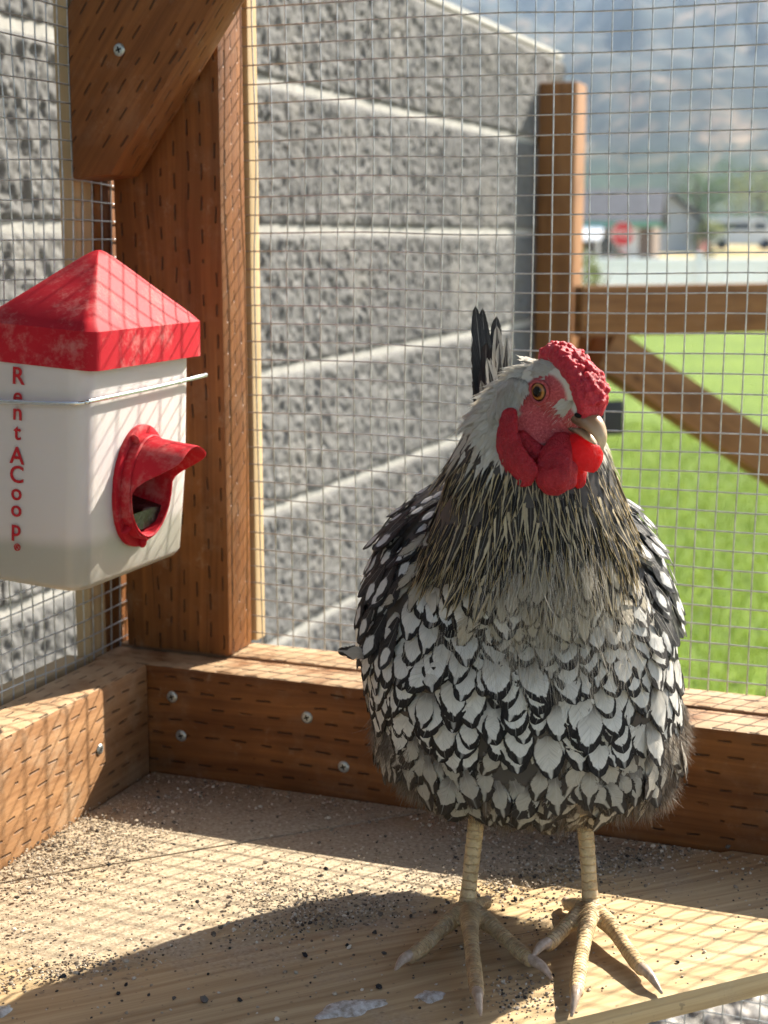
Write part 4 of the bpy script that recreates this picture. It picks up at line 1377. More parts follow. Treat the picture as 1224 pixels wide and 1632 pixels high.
isface = np.where(near_head, np.clip((1.12 - fm) / 0.2, 0, 1), 0.0)
isleg = np.clip((0.076 - co[:, 2]) / 0.004, 0, 1) * (np.minimum(np.abs(co[:, 0] + 0.0310), np.abs(co[:, 0] - 0.0310)) < 0.013) * (co[:, 1] < 0.026) + (co[:, 2] < 0.045)
isleg = np.clip(isleg, 0, 1)
# distance along the nearest toe or shank, for the bands of scutes
pp, pr, pc_ = [], [], []
for g in LEGS.values():
    for q_, pth in enumerate([g['leg']] + g['toes']):
        Pq = spline(pth, 90); Lq = np.concatenate([[0], np.cumsum(np.linalg.norm(np.diff(Pq, axis=0), axis=1))])
        pp.append(Pq); pr.append(Lq / (0.0046 if q_ == 0 else 0.0026)); pc_.append(np.full(90, 0 if q_ == 0 else 1))
pp, pr, pc_ = np.concatenate(pp), np.concatenate(pr), np.concatenate(pc_)
ring_v = np.zeros(nv); top_v = np.zeros(nv)
li = np.where(co[:, 2] < 0.076)[0]
for c0 in range(0, len(li), 4000):
    idx = li[c0:c0 + 4000]
    D2 = ((co[idx][:, None, :] - pp[None]) ** 2).sum(-1)
    k_ = D2.argmin(1)
    ring_v[idx] = pr[k_]
    top_v[idx] = np.where(pc_[k_] == 1, nor[idx][:, 2] * 0.8 + 0.15, -nor[idx][:, 1] * 0.6 + 0.1)
at = body_me.attributes.new('ring', 'FLOAT', 'POINT'); at.data.foreach_set('value', ring_v.astype(np.float32))
at = body_me.attributes.new('scute', 'FLOAT', 'POINT'); at.data.foreach_set('value', top_v.astype(np.float32))
at = body_me.attributes.new('bare', 'FLOAT', 'POINT'); at.data.foreach_set('value', isface.astype(np.float32))
at = body_me.attributes.new('leg', 'FLOAT', 'POINT'); at.data.foreach_set('value', isleg.astype(np.float32))

M = Mat('hen_skin', 0.55, 0.35)
ob = M.obj()
af = M.n('Attribute', attribute_name='bare').outputs['Fac']; al = M.n('Attribute', attribute_name='leg').outputs['Fac']
k1 = M.noise(ob, 900.0, 4, 0.6); k2 = M.noise(ob, 160.0, 3)
redc = M.ramp(k1, [(0.3, (0.30, 0.035, 0.04)), (0.55, (0.46, 0.075, 0.08)), (0.8, (0.60, 0.19, 0.18))])
vo = M.n('TexVoronoi', feature='DISTANCE_TO_EDGE'); vo.inputs['Scale'].default_value = 330.0; M.l(ob, vo.inputs['Vector'])
crackl = M.step(vo.outputs['Distance'], 0.0, 0.10)
rg = M.n('Attribute', attribute_name='ring').outputs['Fac']
saw = M.math('FRACT', rg)
scute = M.math('MULTIPLY', M.step(saw, 0.0, 0.16), M.math('SUBTRACT', 1.0, M.step(saw, 0.82, 1.0)))
top_ = M.step(M.n('Attribute', attribute_name='scute').outputs['Fac'], 0.15, 0.45)
legc = M.ramp(k2, [(0.3, (0.47, 0.33, 0.16)), (0.6, (0.62, 0.46, 0.25)), (0.8, (0.70, 0.56, 0.36))])
legc = M.mix(M.math('MULTIPLY', M.math('MULTIPLY', M.math('SUBTRACT', 1.0, scute), top_), 0.48), legc, (0.20, 0.13, 0.065))
legc = M.mix(M.math('MULTIPLY', M.step(M.noise(ob, 420.0, 4), 0.54, 0.72), 0.5), legc, (0.16, 0.11, 0.06))
legc = M.mix(M.math('MULTIPLY', M.math('MULTIPLY', M.math('SUBTRACT', 1.0, crackl), M.math('SUBTRACT', 1.0, top_)), 0.35), legc, (0.24, 0.16, 0.08))
hz_ = M.sep(ob)[2]
down_shade_c = M.mix(M.step(hz_, 0.270, 0.284), M.mix(M.step(hz_, 0.084, 0.104), M.ramp(k2, [(0.3, (0.075, 0.060, 0.048)), (0.7, (0.15, 0.122, 0.098))]), (0.05, 0.041, 0.034)), (0.60, 0.55, 0.45))  # brown down below, cream head; mid body painted dark as shadow between feathers
legc = M.mix(M.math('MULTIPLY', M.math('MULTIPLY', M.step(M.noise(ob, 130.0, 5, 0.7), 0.42, 0.66), M.step(hz_, 0.040, 0.012)), 0.6), legc, (0.26, 0.175, 0.10))
c = M.mix(af, down_shade_c, redc); c = M.mix(al, c, legc)
M.color(c)
hgt = M.math('ADD', M.math('MULTIPLY', k1, M.math('ADD', af, 0.1)), M.math('MULTIPLY', M.math('MULTIPLY', M.math('ADD', M.math('MULTIPLY', M.math('MULTIPLY', saw, scute), top_), M.math('MULTIPLY', crackl, M.math('MULTIPLY', M.math('SUBTRACT', 1.0, top_), 0.5))), al), 1.6))
M.normal(M.bump(hgt, 0.8, 0.0008))
M.p.inputs['Subsurface Weight'].default_value = 0.15
M.p.inputs['Subsurface Radius'].default_value = (0.004, 0.0015, 0.001)
M.p.inputs['Subsurface Scale'].default_value = 1.0
body = link('body', body_me, M.m, hen)

# claws
M = Mat('claw_horn', 0.35, 0.4); M.color(M.ramp(M.noise(M.obj(), 300.0, 3), [(0.3, (0.30, 0.215, 0.15)), (0.7, (0.52, 0.41, 0.32))])); CLAW = M.m
for sd, g in LEGS.items():
    for cw in g['claws']:
        n = 14; t = np.linspace(0, 1, n)
        V, F = tube(spline(cw, n), 0.0031 * (1 - t ** 2.0 * 0.78) * np.clip(0.7 + t * 3, 0, 1), 10)
        link('claw', mesh_np('claw', V, F), CLAW, hen)

# fleshy red parts: comb, wattles, ear lobes
def fleshmat(name, lo, hi, trans):
    M = Mat(name, 0.52, 0.35)
    ob = M.obj()
    k = M.noise(ob, 900.0, 5, 0.7); k2 = M.noise(M.vmul(ob, (1.0, 1.0, 0.35)), 260.0, 3, 0.6)
    vr = M.n('TexVoronoi'); vr.inputs['Scale'].default_value = 1100.0; M.l(ob, vr.inputs['Vector'])
    c = M.ramp(M.math('ADD', M.math('MULTIPLY', k, 0.5), M.math('MULTIPLY', k2, 0.5)), [(0.32, lo), (0.62, hi)])
    c = M.mix(M.math('MULTIPLY', M.step(M.noise(ob, 1500.0, 2), 0.60, 0.72), 0.30), c, (0.62, 0.22, 0.20))
    M.color(c)
    h_ = M.math('ADD', M.math('ADD', k, M.math('MULTIPLY', k2, 1.2)), M.math('MULTIPLY', vr.outputs['Distance'], -0.5))
    M.normal(M.bump(h_, 0.85, 0.0010))
    M.p.inputs['Subsurface Weight'].default_value = 0.45
    M.p.inputs['Subsurface Radius'].default_value = (0.007, 0.0012, 0.001)
    M.p.inputs['Subsurface Scale'].default_value = 1.0
    if trans > 0:
        tr = M.n('BsdfTranslucent'); tr.inputs[0].default_value = (0.95, 0.05, 0.025, 1)
        ms = M.n('MixShader'); ms.inputs[0].default_value = trans
        M.l(M.p.outputs[0], ms.inputs[1]); M.l(tr.outputs[0], ms.inputs[2]); M.l(ms.outputs[0], M.out.inputs[0])
    return M.m
FLESH = fleshmat('comb_flesh', (0.33, 0.008, 0.022), (0.54, 0.035, 0.055), 0.0)
WATTLE = fleshmat('wattle_flesh', (0.22, 0.004, 0.012), (0.42, 0.016, 0.028), 0.10)
WATTLE_T = fleshmat('thin_wattle_flesh', (0.42, 0.010, 0.02), (0.58, 0.03, 0.04), 0.55)

def remesh_part(name, ac, vox, mat, parent, smooth=2, deform=None):
    me0 = mesh_np(name, np.concatenate(ac.V), ac.F)
    t_ = link('tmp', me0)
    m1 = t_.modifiers.new('r', 'REMESH'); m1.mode = 'VOXEL'; m1.voxel_size = vox; m1.use_smooth_shade = True
    m2 = t_.modifiers.new('s', 'SMOOTH'); m2.factor = 0.5; m2.iterations = smooth
    bpy.context.view_layer.update()
    me = evaluated(t_); bpy.data.objects.remove(t_)
    if deform is not None:
        n = len(me.vertices)
        c = np.empty(n * 3, np.float32); me.vertices.foreach_get('co', c)
        nn = np.empty(n * 3, np.float32); me.vertices.foreach_get('normal', nn)
        c = deform(c.reshape(-1, 3).astype(float), nn.reshape(-1, 3).astype(float))
        me.vertices.foreach_set('co', c.astype(np.float32).ravel()); me.update()
    me.name = name; set_smooth(me, True)
    return link(name, me, mat, parent)

ac = Acc()
spine = spline([(26.5, 0, 1.0), (26.0, 0, 6.0), (21.0, 0, 13.0), (12.0, 0, 18.5), (1.0, 0, 22.5), (-8.0, 0, 21.0)], 30)
lr = np.random.default_rng(5)
for i, p in enumerate(spine):
    t = i / 29
    hw = np.interp(t, [0, 0.25, 0.6, 1], [4.5, 7.0, 6.0, 2.6])
    for b in np.linspace(-hw, hw, 5):
        c0 = H(p[0] - 2.0, b, p[2] - 2.5)
        ac.add(*ellipsoid(c0, np.array((4.2, 3.4, 5.2)) / 1000, 10, 8, HM))
    for _ in range(5):                       # the pearls of the rose comb
        b = lr.uniform(-hw * 1.12, hw * 1.12)
        up = 1.2 + lr.uniform(0, 3.0) * (1 - (abs(b) / (hw * 1.2)) ** 2)
        r_ = lr.uniform(1.3, 2.6)
        k_ = np.interp(t, [0, 0.3, 1], [1.0, 0.55, 0.0])
        c0 = H(p[0] + up * k_ - 0.5, b, p[2] + up * (1 - 0.6 * k_))
        ac.add(*ellipsoid(c0, np.array((r_, r_, r_)) / 1000, 10, 7))
def comb_def(c, n):
    return c + n * (vnoise(c / 0.0022, 4) * 0.00055 + vnoise(c / 0.0011, 8) * 0.00028)[:, None]
remesh_part('comb', ac, 0.00055, FLESH, hen, 1, comb_def)

def lobe(pts, rad, thick, nrm):
    """flat fleshy lobe: chain of ellipsoids along pts, squeezed along nrm"""
    a = Acc()
    nrm = np.array(nrm, float); nrm /= np.linalg.norm(nrm)
    P = spline(pts, 14); rr = np.interp(np.linspace(0, 1, 14), np.linspace(0, 1, len(rad)), rad)
    for i in range(14):
        t = P[min(13, i + 1)] - P[max(0, i - 1)]; t /= np.linalg.norm(t)
        s = np.cross(nrm, t); s /= np.linalg.norm(s)
        n2 = np.cross(t, s)
        Mx = np.stack([t, s, n2], 1)
        a.add(*ellipsoid(P[i], (rr[i] * 0.75, rr[i], thick), 16, 10, Mx))
    return a
def flesh_def(c, n):
    return c + n * (vnoise(c / 0.007, 6) * 0.0007 + vnoise(c / 0.0025, 9) * 0.00025 + vnoise(c / 0.0012, 7) * 0.00016)[:, None]
# near wattle hangs towards the camera in two folds
a1 = lobe([(0.0080, -0.029, 0.277), (0.0050, -0.0355, 0.269), (0.0030, -0.0395, 0.2600), (0.0045, -0.0390, 0.2545)], [0.005, 0.0085, 0.0100, 0.0072], 0.0030, (-0.35, -1, 0.1))
a2 = lobe([(0.0090, -0.031, 0.271), (0.0095, -0.0375, 0.263), (0.0100, -0.0380, 0.2565)], [0.005, 0.0072, 0.0062], 0.0028, (0.25, -1, 0.0))
a1.F += [[i + a1.n for i in f] for f in a2.F]; a1.V += a2.V; a1.n += a2.n
remesh_part('wattle', a1, 0.0006, WATTLE, hen, 2, flesh_def)
a1 = lobe([(0.0155, -0.0310, 0.2750), (0.0190, -0.0335, 0.2695), (0.0250, -0.0300, 0.2660)], [0.006, 0.0088, 0.0070], 0.0019, (0.3, -1, 0.2))
a2 = lobe([(0.0180, -0.028, 0.268), (0.0175, -0.0300, 0.2605), (0.0185, -0.0290, 0.2540)], [0.004, 0.0045, 0.0040], 0.0018, (0.8, -1, 0.0))
a1.F += [[i + a1.n for i in f] for f in a2.F]; a1.V += a2.V; a1.n += a2.n
remesh_part('wattle', a1, 0.0006, WATTLE_T, hen, 2, flesh_def)
# skin joining ear lobe and wattle under the cheek
a1 = lobe([(-0.0120, -0.0240, 0.2760), (-0.0050, -0.0275, 0.2680), (0.0020, -0.0290, 0.2660)], [0.0050, 0.0068, 0.0060], 0.0040, (-0.5, -0.9, 0.1))
remesh_part('dewlap', a1, 0.0006, WATTLE, hen, 2, flesh_def)
# ear lobes
a1 = lobe([(-0.0175, -0.0225, 0.2880), (-0.0185, -0.0265, 0.2780), (-0.0165, -0.0305, 0.2675), (-0.0095, -0.0350, 0.2600)], [0.0045, 0.0070, 0.0090, 0.0080], 0.0030, (-0.8, -0.8, 0.1))
remesh_part('ear_lobe', a1, 0.0006, WATTLE, hen, 2, flesh_def)
E_ = lambda *q: tuple(H(*q))
a1 = lobe([E_(-9, -14, -6), E_(-9, -16, -16), E_(-6, -15, -26)], [0.0035, 0.0056, 0.0065], 0.0026, tuple(-hs))
remesh_part('ear_lobe', a1, 0.0008, WATTLE, hen, 2, flesh_def)

# eyes
M = Mat('hen_eye', 0.06, 0.6)
x_, y_, z_ = M.sep(M.obj())
rr_ = M.math('SQRT', M.math('ADD', M.math('POWER', x_, 2.0), M.math('POWER', z_, 2.0)))
ic = M.ramp(M.math('MULTIPLY', rr_, 178.0), [(0.43, (0.004, 0.003, 0.003)), (0.48, (0.10, 0.035, 0.008)), (0.56, (0.30, 0.115, 0.025)), (0.66, (0.38, 0.17, 0.04)), (0.76, (0.05, 0.02, 0.012))])
M.color(ic); M.p.inputs['Specular IOR Level'].default_value = 0.25; M.p.inputs['Coat Weight'].default_value = 0.1; EYE = M.m
for sg in (1, -1):
    V, F = ellipsoid((0, 0, 0), (0.0055, 0.0042, 0.0055), 28, 18)
    o = link('eye', mesh_np('eye', V, F), EYE, hen)
    m4 = np.eye(4); fwd = hs * sg + hf * 0.18; fwd /= np.linalg.norm(fwd)                      # local -y looks outwards
    m4[:3, 0] = np.cross(-fwd, hu); m4[:3, 1] = -fwd; m4[:3, 2] = hu; m4[:3, 3] = H(1.6, sg * 13.3, 3.2)
    o.matrix_local = Matrix(m4.tolist())
    n = 40; th = np.linspace(0, 2 * math.pi, n, endpoint=False); V = []; F = []
    for k in range(n):
        wob = 1 + 0.04 * math.sin(3 * th[k]) - 0.07 * max(0, math.sin(th[k]))
        for j in range(8):
            p = 2 * math.pi * j / 8
            rr = 0.0057 * wob + 0.0009 * math.cos(p)
            V.append((rr * math.cos(th[k]), -0.0020 + 0.0010 * math.sin(p), rr * math.sin(th[k])))
    for k in range(n):
        for j in range(8):
            k2, j2 = (k + 1) % n, (j + 1) % 8
            F.append([k * 8 + j, k2 * 8 + j, k2 * 8 + j2, k * 8 + j2])
    link('eyelid', mesh_np('eyelid', np.array(V), F), body_me.materials[0], o)
    me = o.children[0].data
    at = me.attributes.new('bare', 'FLOAT', 'POINT'); at.data.foreach_set('value', [0.9] * len(me.vertices))

# beak
M = Mat('beak_horn', 0.33, 0.45)
ob = M.obj(); q = M.sep(ob)
tt = M.noise(M.vmul(ob, (1, 1, 1)), 240.0, 3)
a_s = M.n('Attribute', attribute_name='along').outputs['Fac']
c = M.ramp(a_s, [(0.0, (0.05, 0.027, 0.02)), (0.25, (0.14, 0.08, 0.05)), (0.5, (0.36, 0.225, 0.125)), (0.85, (0.55, 0.42, 0.27)), (1.0, (0.36, 0.30, 0.19))])
c = M.mix(M.math('MULTIPLY', M.step(tt, 0.5, 0.7), 0.35), c, (0.36, 0.22, 0.13))
M.color(c); M.p.inputs['Subsurface Weight'].default_value = 0.2; M.p.inputs['Subsurface Radius'].default_value = (0.003, 0.0015, 0.0008)
M.p.inputs['Subsurface Scale'].default_value = 1.0
BEAK = M.m
def mandible(path, hw, up, dn, name):
    """cross-sections along path in head mm; hw half width, up/dn height above/below the path"""
    n = 24; m = 18
    P = spline([(a, 0, c) for a, c in path], n)
    t = np.linspace(0, 1, n)
    f = lambda arr: np.interp(t, np.linspace(0, 1, len(arr)), arr)
    W_, U_, D_ = f(hw), f(up), f(dn)
    V, F, al = [], [], []
    for i in range(n):
        for k in range(m):
            th = 2 * math.pi * k / m
            s, c = math.sin(th), math.cos(th)
            V.append(H(P[i][0] + (0.35 * U_[i] * c if c > 0 else 0), W_[i] * s, P[i][2] + (U_[i] * c if c > 0 else D_[i] * c)))
            al.append(t[i])
    for i in range(n - 1):
        for k in range(m):
            k2 = (k + 1) % m
            F.append([i * m + k, i * m + k2, (i + 1) * m + k2, (i + 1) * m + k])
    F.append([(n - 1) * m + k for k in range(m)])
    me = mesh_np(name, np.array(V), F)
    at = me.attributes.new('along', 'FLOAT', 'POINT'); at.data.foreach_set('value', np.array(al, np.float32))
    return link(name, me, BEAK, hen)
mandible([(15, -7.5), (23, -8.5), (30, -11.5), (34.5, -16.0), (35.5, -20.5)], [7.8, 7.0, 5.2, 3.2, 0.6], [5.8, 5.6, 4.7, 2.9, 0.5], [4.6, 4.0, 3.2, 2.1, 0.5], 'upper_beak')
mandible([(13, -13.0), (20, -14.0), (26, -16.5), (30.0, -19.0)], [6.6, 5.4, 3.6, 0.6], [2.4, 2.0, 1.2, 0.3], [3.0, 2.6, 1.6, 0.3], 'lower_beak')
for sg in (1, -1):
    V, F = ellipsoid(H(23.0, sg * 7.0, -5.4), np.array((2.6, 1.0, 1.2)) / 1000, 12, 8, HM)
    link('nostril', mesh_np('nostril', V, F), DARK, hen)

# ------------------------------------------------------------------ plumage
def feather_mat(name, build, trans=0.22, rough=0.62):
    """feather shader: u in [-1,1] across, v in [0,1] along; attribute 'fr' = random per feather"""
    M = Mat(name, rough, 0.22)
    uvn = M.uv(); x, y, _ = M.sep(uvn)
    u = M.math('SUBTRACT', M.math('MULTIPLY', x, 2.0), 1.0)
    au = M.math('ABSOLUTE', u)
    fr = M.n('Attribute', attribute_name='fr').outputs['Fac']
    # barbs run outwards and towards the tip
    bar = M.math('ADD', M.math('SUBTRACT', M.math('MULTIPLY', y, 34.0), M.math('MULTIPLY', au, 11.0)), M.math('MULTIPLY', fr, 37.0))
    bn = M.noise(M.comb(bar, M.math('MULTIPLY', au, 0.6), M.math('MULTIPLY', u, 0.8)), 1.0, 3, 0.6)
    c, edge = build(M, u, au, y, fr, bn)
    shaft = M.math('MULTIPLY', M.math('SUBTRACT', 1.0, M.step(au, 0.02, 0.07)), 0.35)
    c = M.mix(shaft, c, (0.55, 0.53, 0.48))
    c = M.mix(M.math('MULTIPLY', M.step(bn, 0.45, 0.72), 0.30), c, (0.13, 0.115, 0.10))
    M.color(c)
    M.normal(M.bump(bn, 0.9, 0.0009))
    tr = M.n('BsdfTranslucent'); M.l(c, tr.inputs[0])
    m1 = M.n('MixShader'); m1.inputs[0].default_value = trans
    M.l(M.p.outputs[0], m1.inputs[1]); M.l(tr.outputs[0], m1.inputs[2])
    tp = M.n('BsdfTransparent'); m2 = M.n('MixShader')
    M.l(edge, m2.inputs[0]); M.l(m1.outputs[0], m2.inputs[1]); M.l(tp.outputs[0], m2.inputs[2])
    M.l(m2.outputs[0], M.out.inputs[0])
    return M.m

def frayed(M, r, bn, at_, amt):
    """1 where the vane has split away: beyond radius at_, jagged along the barbs"""
    lim = M.math('SUBTRACT', at_, M.math('MULTIPLY', M.step(bn, 0.42, 0.68), amt))
    return M.math('GREATER_THAN', r, lim)

def tip_frayed(M, au, v, bn, fray):
    e1 = M.math('GREATER_THAN', au, M.math('SUBTRACT', 1.02, M.math('MULTIPLY', M.step(bn, 0.45, 0.70), fray)))
    e2 = M.math('GREATER_THAN', v, M.math('SUBTRACT', 1.02, M.math('MULTIPLY', M.step(bn, 0.45, 0.70), fray * 0.35)))
    return M.math('MAXIMUM', e1, e2)
def b_laced(white, lace, thick, fray=0.09):
    def build(M, u, au, v, fr, bn):
        # narrowing of the vane towards its tip, so that the lacing keeps its breadth
        t_ = M.math('MINIMUM', M.math('MAXIMUM', M.math('DIVIDE', M.math('SUBTRACT', v, 0.45), 0.55), 0.0), 1.0)
        wv = M.math('SQRT', M.math('MAXIMUM', M.math('SUBTRACT', 1.0, M.math('POWER', t_, 2.4)), 0.0))
        de = M.math('MULTIPLY', M.math('SUBTRACT', 1.0, au), wv)
        de = M.math('MINIMUM', de, M.math('MULTIPLY', M.math('SUBTRACT', 1.0, v), 6.0))
        sidedness = M.noise(M.comb(M.math('MULTIPLY', M.math('SIGN', u), 3.0), M.math('MULTIPLY', fr, 91.0)), 1.0, 0)
        wob = M.noise(M.comb(M.math('MULTIPLY', u, 2.5), M.math('MULTIPLY', v, 7.0), M.math('MULTIPLY', fr, 40.0)), 1.0, 2)
        lim = M.math('MULTIPLY', M.step(v, 0.42, 0.80), M.math('MULTIPLY', thick, M.math('ADD', 0.05, M.math('ADD', M.math('MULTIPLY', sidedness, 0.75), M.math('MULTIPLY', wob, 0.65)))))
        lim = M.math('ADD', lim, M.math('MULTIPLY', M.math('SUBTRACT', bn, 0.5), 0.10))
        # the pale field is a smaller copy of the outline, so it keeps a round end
        s_ = M.math('SUBTRACT', 1.0, lim)
        t24 = M.math('POWER', t_, 2.4)
        A_ = M.math('DIVIDE', M.math('MULTIPLY', M.math('MULTIPLY', au, au), M.math('SUBTRACT', 1.0, t24)), M.math('POWER', s_, 2.0))
        B_ = M.math('DIVIDE', t24, M.math('POWER', s_, 2.4))
        lc = M.step(M.math('ADD', A_, B_), 1.0, 1.14)
        gap = M.math('MULTIPLY', M.math('SUBTRACT', 1.0, M.step(au, 0.10, 0.34)), M.step(fr, 0.35, 0.5))
        lc = M.math('MULTIPLY', M.math('MULTIPLY', lc, M.step(v, 0.36, 0.5)), M.math('SUBTRACT', 1.0, M.math('MULTIPLY', gap, 0.9)))
        base = M.mix(M.math('MULTIPLY', M.step(v, 0.78, 0.45), 0.45), white, (0.42, 0.38, 0.32))  # greyed, then dark at the root: overlap shading painted into the colour
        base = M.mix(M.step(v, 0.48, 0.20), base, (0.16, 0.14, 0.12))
        base = M.mix(M.math('MULTIPLY', fr, 0.30), base, (0.46, 0.415, 0.34))
        rim = M.math('MULTIPLY', M.math('SUBTRACT', 1.0, M.step(de, 0.02, 0.14)), 0.55)
        base = M.mix(rim, base, (0.17, 0.125, 0.085))
        c = M.mix(lc, base, lace)
        return c, tip_frayed(M, au, v, bn, fray)
    return build
def b_covert(M, u, au, v, fr, bn):
    e = M.math('SQRT', M.math('ADD', M.math('POWER', M.math('MULTIPLY', au, 1.6), 2.0), M.math('POWER', M.math('DIVIDE', M.math('SUBTRACT', v, 0.68), 0.24), 2.0)))
    e = M.math('ADD', e, M.math('MULTIPLY', M.math('SUBTRACT', M.noise(M.comb(M.math('MULTIPLY', u, 2.0), M.math('MULTIPLY', v, 5.0), M.math('MULTIPLY', fr, 40.0)), 1.0, 2), 0.5), 0.9))
    e = M.math('ADD', e, M.math('MULTIPLY', M.math('LESS_THAN', fr, 0.22), 3.0))
    c = M.mix(M.step(e, 0.75, 1.0), (0.70, 0.69, 0.66), (0.013, 0.013, 0.015))
    return c, tip_frayed(M, au, v, bn, 0.10)
def b_hackle(edgec, corec, core):
    def build(M, u, au, v, fr, bn):
        w = M.math('MULTIPLY', M.math('SUBTRACT', M.noise(M.comb(M.math('MULTIPLY', u, 1.5), M.math('MULTIPLY', v, 7.0), M.math('MULTIPLY', fr, 40.0)), 1.0, 2), 0.5), 0.5)
        k = M.math('ADD', au, w)
        lim = M.math('MULTIPLY', core, M.math('SUBTRACT', 1.15, M.math('MULTIPLY', M.step(v, 0.70, 1.0), 0.9)))
        ec = M.mix(fr, edgec, tuple(q * 0.62 for q in edgec))
        c = M.mix(M.step(k, lim, M.math('ADD', lim, 0.16)), corec, ec)
        return c, frayed(M, au, bn, 1.02, 0.18)
    return build
def b_plain(c0, c1, fray):
    def build(M, u, au, v, fr, bn):
        c = M.mix(fr, c0, c1)
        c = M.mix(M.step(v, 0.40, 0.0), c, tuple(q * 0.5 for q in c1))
        r = M.math('SQRT', M.math('ADD', M.math('POWER', au, 2.4), M.math('POWER', M.math('MULTIPLY', M.math('MAXIMUM', M.math('SUBTRACT', v, 0.5), 0.0), 2.0), 2.4)))
        return c, frayed(M, r, bn, 1.0, fray)
    return build
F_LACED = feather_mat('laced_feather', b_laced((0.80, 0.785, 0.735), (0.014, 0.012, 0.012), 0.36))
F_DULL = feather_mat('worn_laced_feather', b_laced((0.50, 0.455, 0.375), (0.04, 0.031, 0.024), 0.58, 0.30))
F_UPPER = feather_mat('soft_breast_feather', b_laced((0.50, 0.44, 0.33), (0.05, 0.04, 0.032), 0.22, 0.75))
F_COVERT = feather_mat('wing_covert_feather', b_covert, 0.12, 0.45)
F_HACKLE = feather_mat('striped_hackle_feather', b_hackle((0.70, 0.54, 0.28), (0.012, 0.011, 0.012), 0.60))
F_HACK2 = feather_mat('pale_hackle_feather', b_hackle((0.72, 0.60, 0.39), (0.035, 0.03, 0.025), 0.38))
F_HEAD = feather_mat('cream_head_feather', b_plain((0.84, 0.81, 0.72), (0.74, 0.68, 0.56), 0.5), 0.25)
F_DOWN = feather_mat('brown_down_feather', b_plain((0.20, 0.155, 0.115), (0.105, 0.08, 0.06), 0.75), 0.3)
F_TAIL = feather_mat('black_tail_feather', b_hackle((0.020, 0.020, 0.022), (0.012, 0.012, 0.014), 0.5), 0.08, 0.4)
F_TAILW = feather_mat('grey_edged_tail_feather', b_hackle((0.66, 0.63, 0.56), (0.04, 0.036, 0.034), 0.42), 0.2)

def feather_shape(kind, L, W_, nl, nw, kl, ka, seed, rag=0.05):
    r = np.random.default_rng(seed)
    v = 1 - (1 - np.linspace(0, 1, nl + 1)) ** 1.4
    if kind == 'round':
        hw = np.clip(v * 1.35 + 0.10, 0, 1) ** 0.75 * np.clip(1 - np.clip((v - 0.45) / 0.55, 0, 1) ** 2.4, 0, 1) ** 0.5
    elif kind == 'lance':
        hw = np.clip(v * 2.2 + 0.25, 0, 1) ** 0.7 * np.clip(1 - v ** 2.2, 0, 1) ** 0.9
    else:                                   # long blunt tail plume
        hw = np.clip(v * 3 + 0.15, 0, 1) ** 0.6 * np.clip(1 - np.clip((v - 0.72) / 0.28, 0, 1) ** 2.2, 0, 1) ** 0.5
    hw = np.maximum(hw, 0.03) * W_ / 2
    us = np.linspace(-1, 1, nw + 1)
    bend = r.normal(0, 0.05) * W_
    V, UV = [], []
    for i, vi in enumerate(v):
        jag = 1 + rag * r.uniform(-1, 1)
        for ui in us:
            x = ui * hw[i] * jag + bend * vi * vi * 3
            y = vi * L - ui * ui * 0.05 * L * (1 - vi ** 6) * (vi > 0.1)
            z = -kl * (vi * L) ** 2 / 2 - ka * (ui * hw[i]) ** 2 / 2 + 0.00015 * r.normal() * (abs(ui) > 0.4)
            V.append((x, y, z)); UV.append((0.5 + 0.5 * ui, vi))
    F = []
    for i in range(nl):
        for j in range(nw):
            a = i * (nw + 1) + j
            F.append([a, a + 1, a + nw + 2, a + nw + 1])
    return np.array(V), np.array(F), np.array(UV)

class Lib:
    def __init__(self, kind, L, W_, nl, nw, kl, ka, n, mat, rag=0.05, seed=0):
        self.mat = mat
        self.items = [feather_shape(kind, L, W_, nl, nw, kl * random.uniform(0.6, 1.4), ka * random.uniform(0.5, 1.5), seed * 100 + k, rag) for k in range(n)]
        self.me = [None] * n
        self.rnd = rng.random(n)
    def mesh(self, k, name):
        if self.me[k] is None:
            V, F, UV = self.items[k]
            me = mesh_np(name, V, F, True, UV)
            at = me.attributes.new('fr', 'FLOAT', 'POINT'); at.data.foreach_set('value', np.full(len(V), self.rnd[k], np.float32))
            me.materials.append(self.mat)
            self.me[k] = me
        return self.me[k]

def place(P, n, d, lift, roll, sc):
    """4x4: local y along the feather, z outwards"""
    d = d - n * (d @ n); d /= np.linalg.norm(d)
    s = np.cross(d, n)
    d2 = d * math.cos(roll) + s * math.sin(roll)
    yv = d2 * math.cos(lift) + n * math.sin(lift)
    zv = n * math.cos(lift) - d2 * math.sin(lift)
    xv = np.cross(yv, zv)
    m = np.eye(4)
    m[:3, 0], m[:3, 1], m[:3, 2], m[:3, 3] = xv * sc, yv * sc, zv * sc, P
    return m

def joined(name, lib, mats, kind='stuff'):
    """all these feathers as one mesh"""
    Vs, Fs, Us, Rs, cnt = [], [], [], [], 0
    for m in mats:
        k = rng.integers(0, len(lib.items))
        V, F, UV = lib.items[k]
        Vs.append(V @ m[:3, :3].T + m[:3, 3]); Fs.append(F + cnt); Us.append(UV)
        Rs.append(np.full(len(V), rng.random(), np.float32)); cnt += len(V)
    me = mesh_np(name, np.vstack(Vs), np.vstack(Fs), True, np.vstack(Us))
    at = me.attributes.new('fr', 'FLOAT', 'POINT'); at.data.foreach_set('value', np.concatenate(Rs))
    o = link(name, me, lib.mat, hen)
    if kind: o['kind'] = kind
    return o
def singles(name, lib, mats):
    for m in mats:
        o = link(name, lib.mesh(int(rng.integers(0, len(lib.items))), name), None, hen)
        o.matrix_local = Matrix(m.tolist())

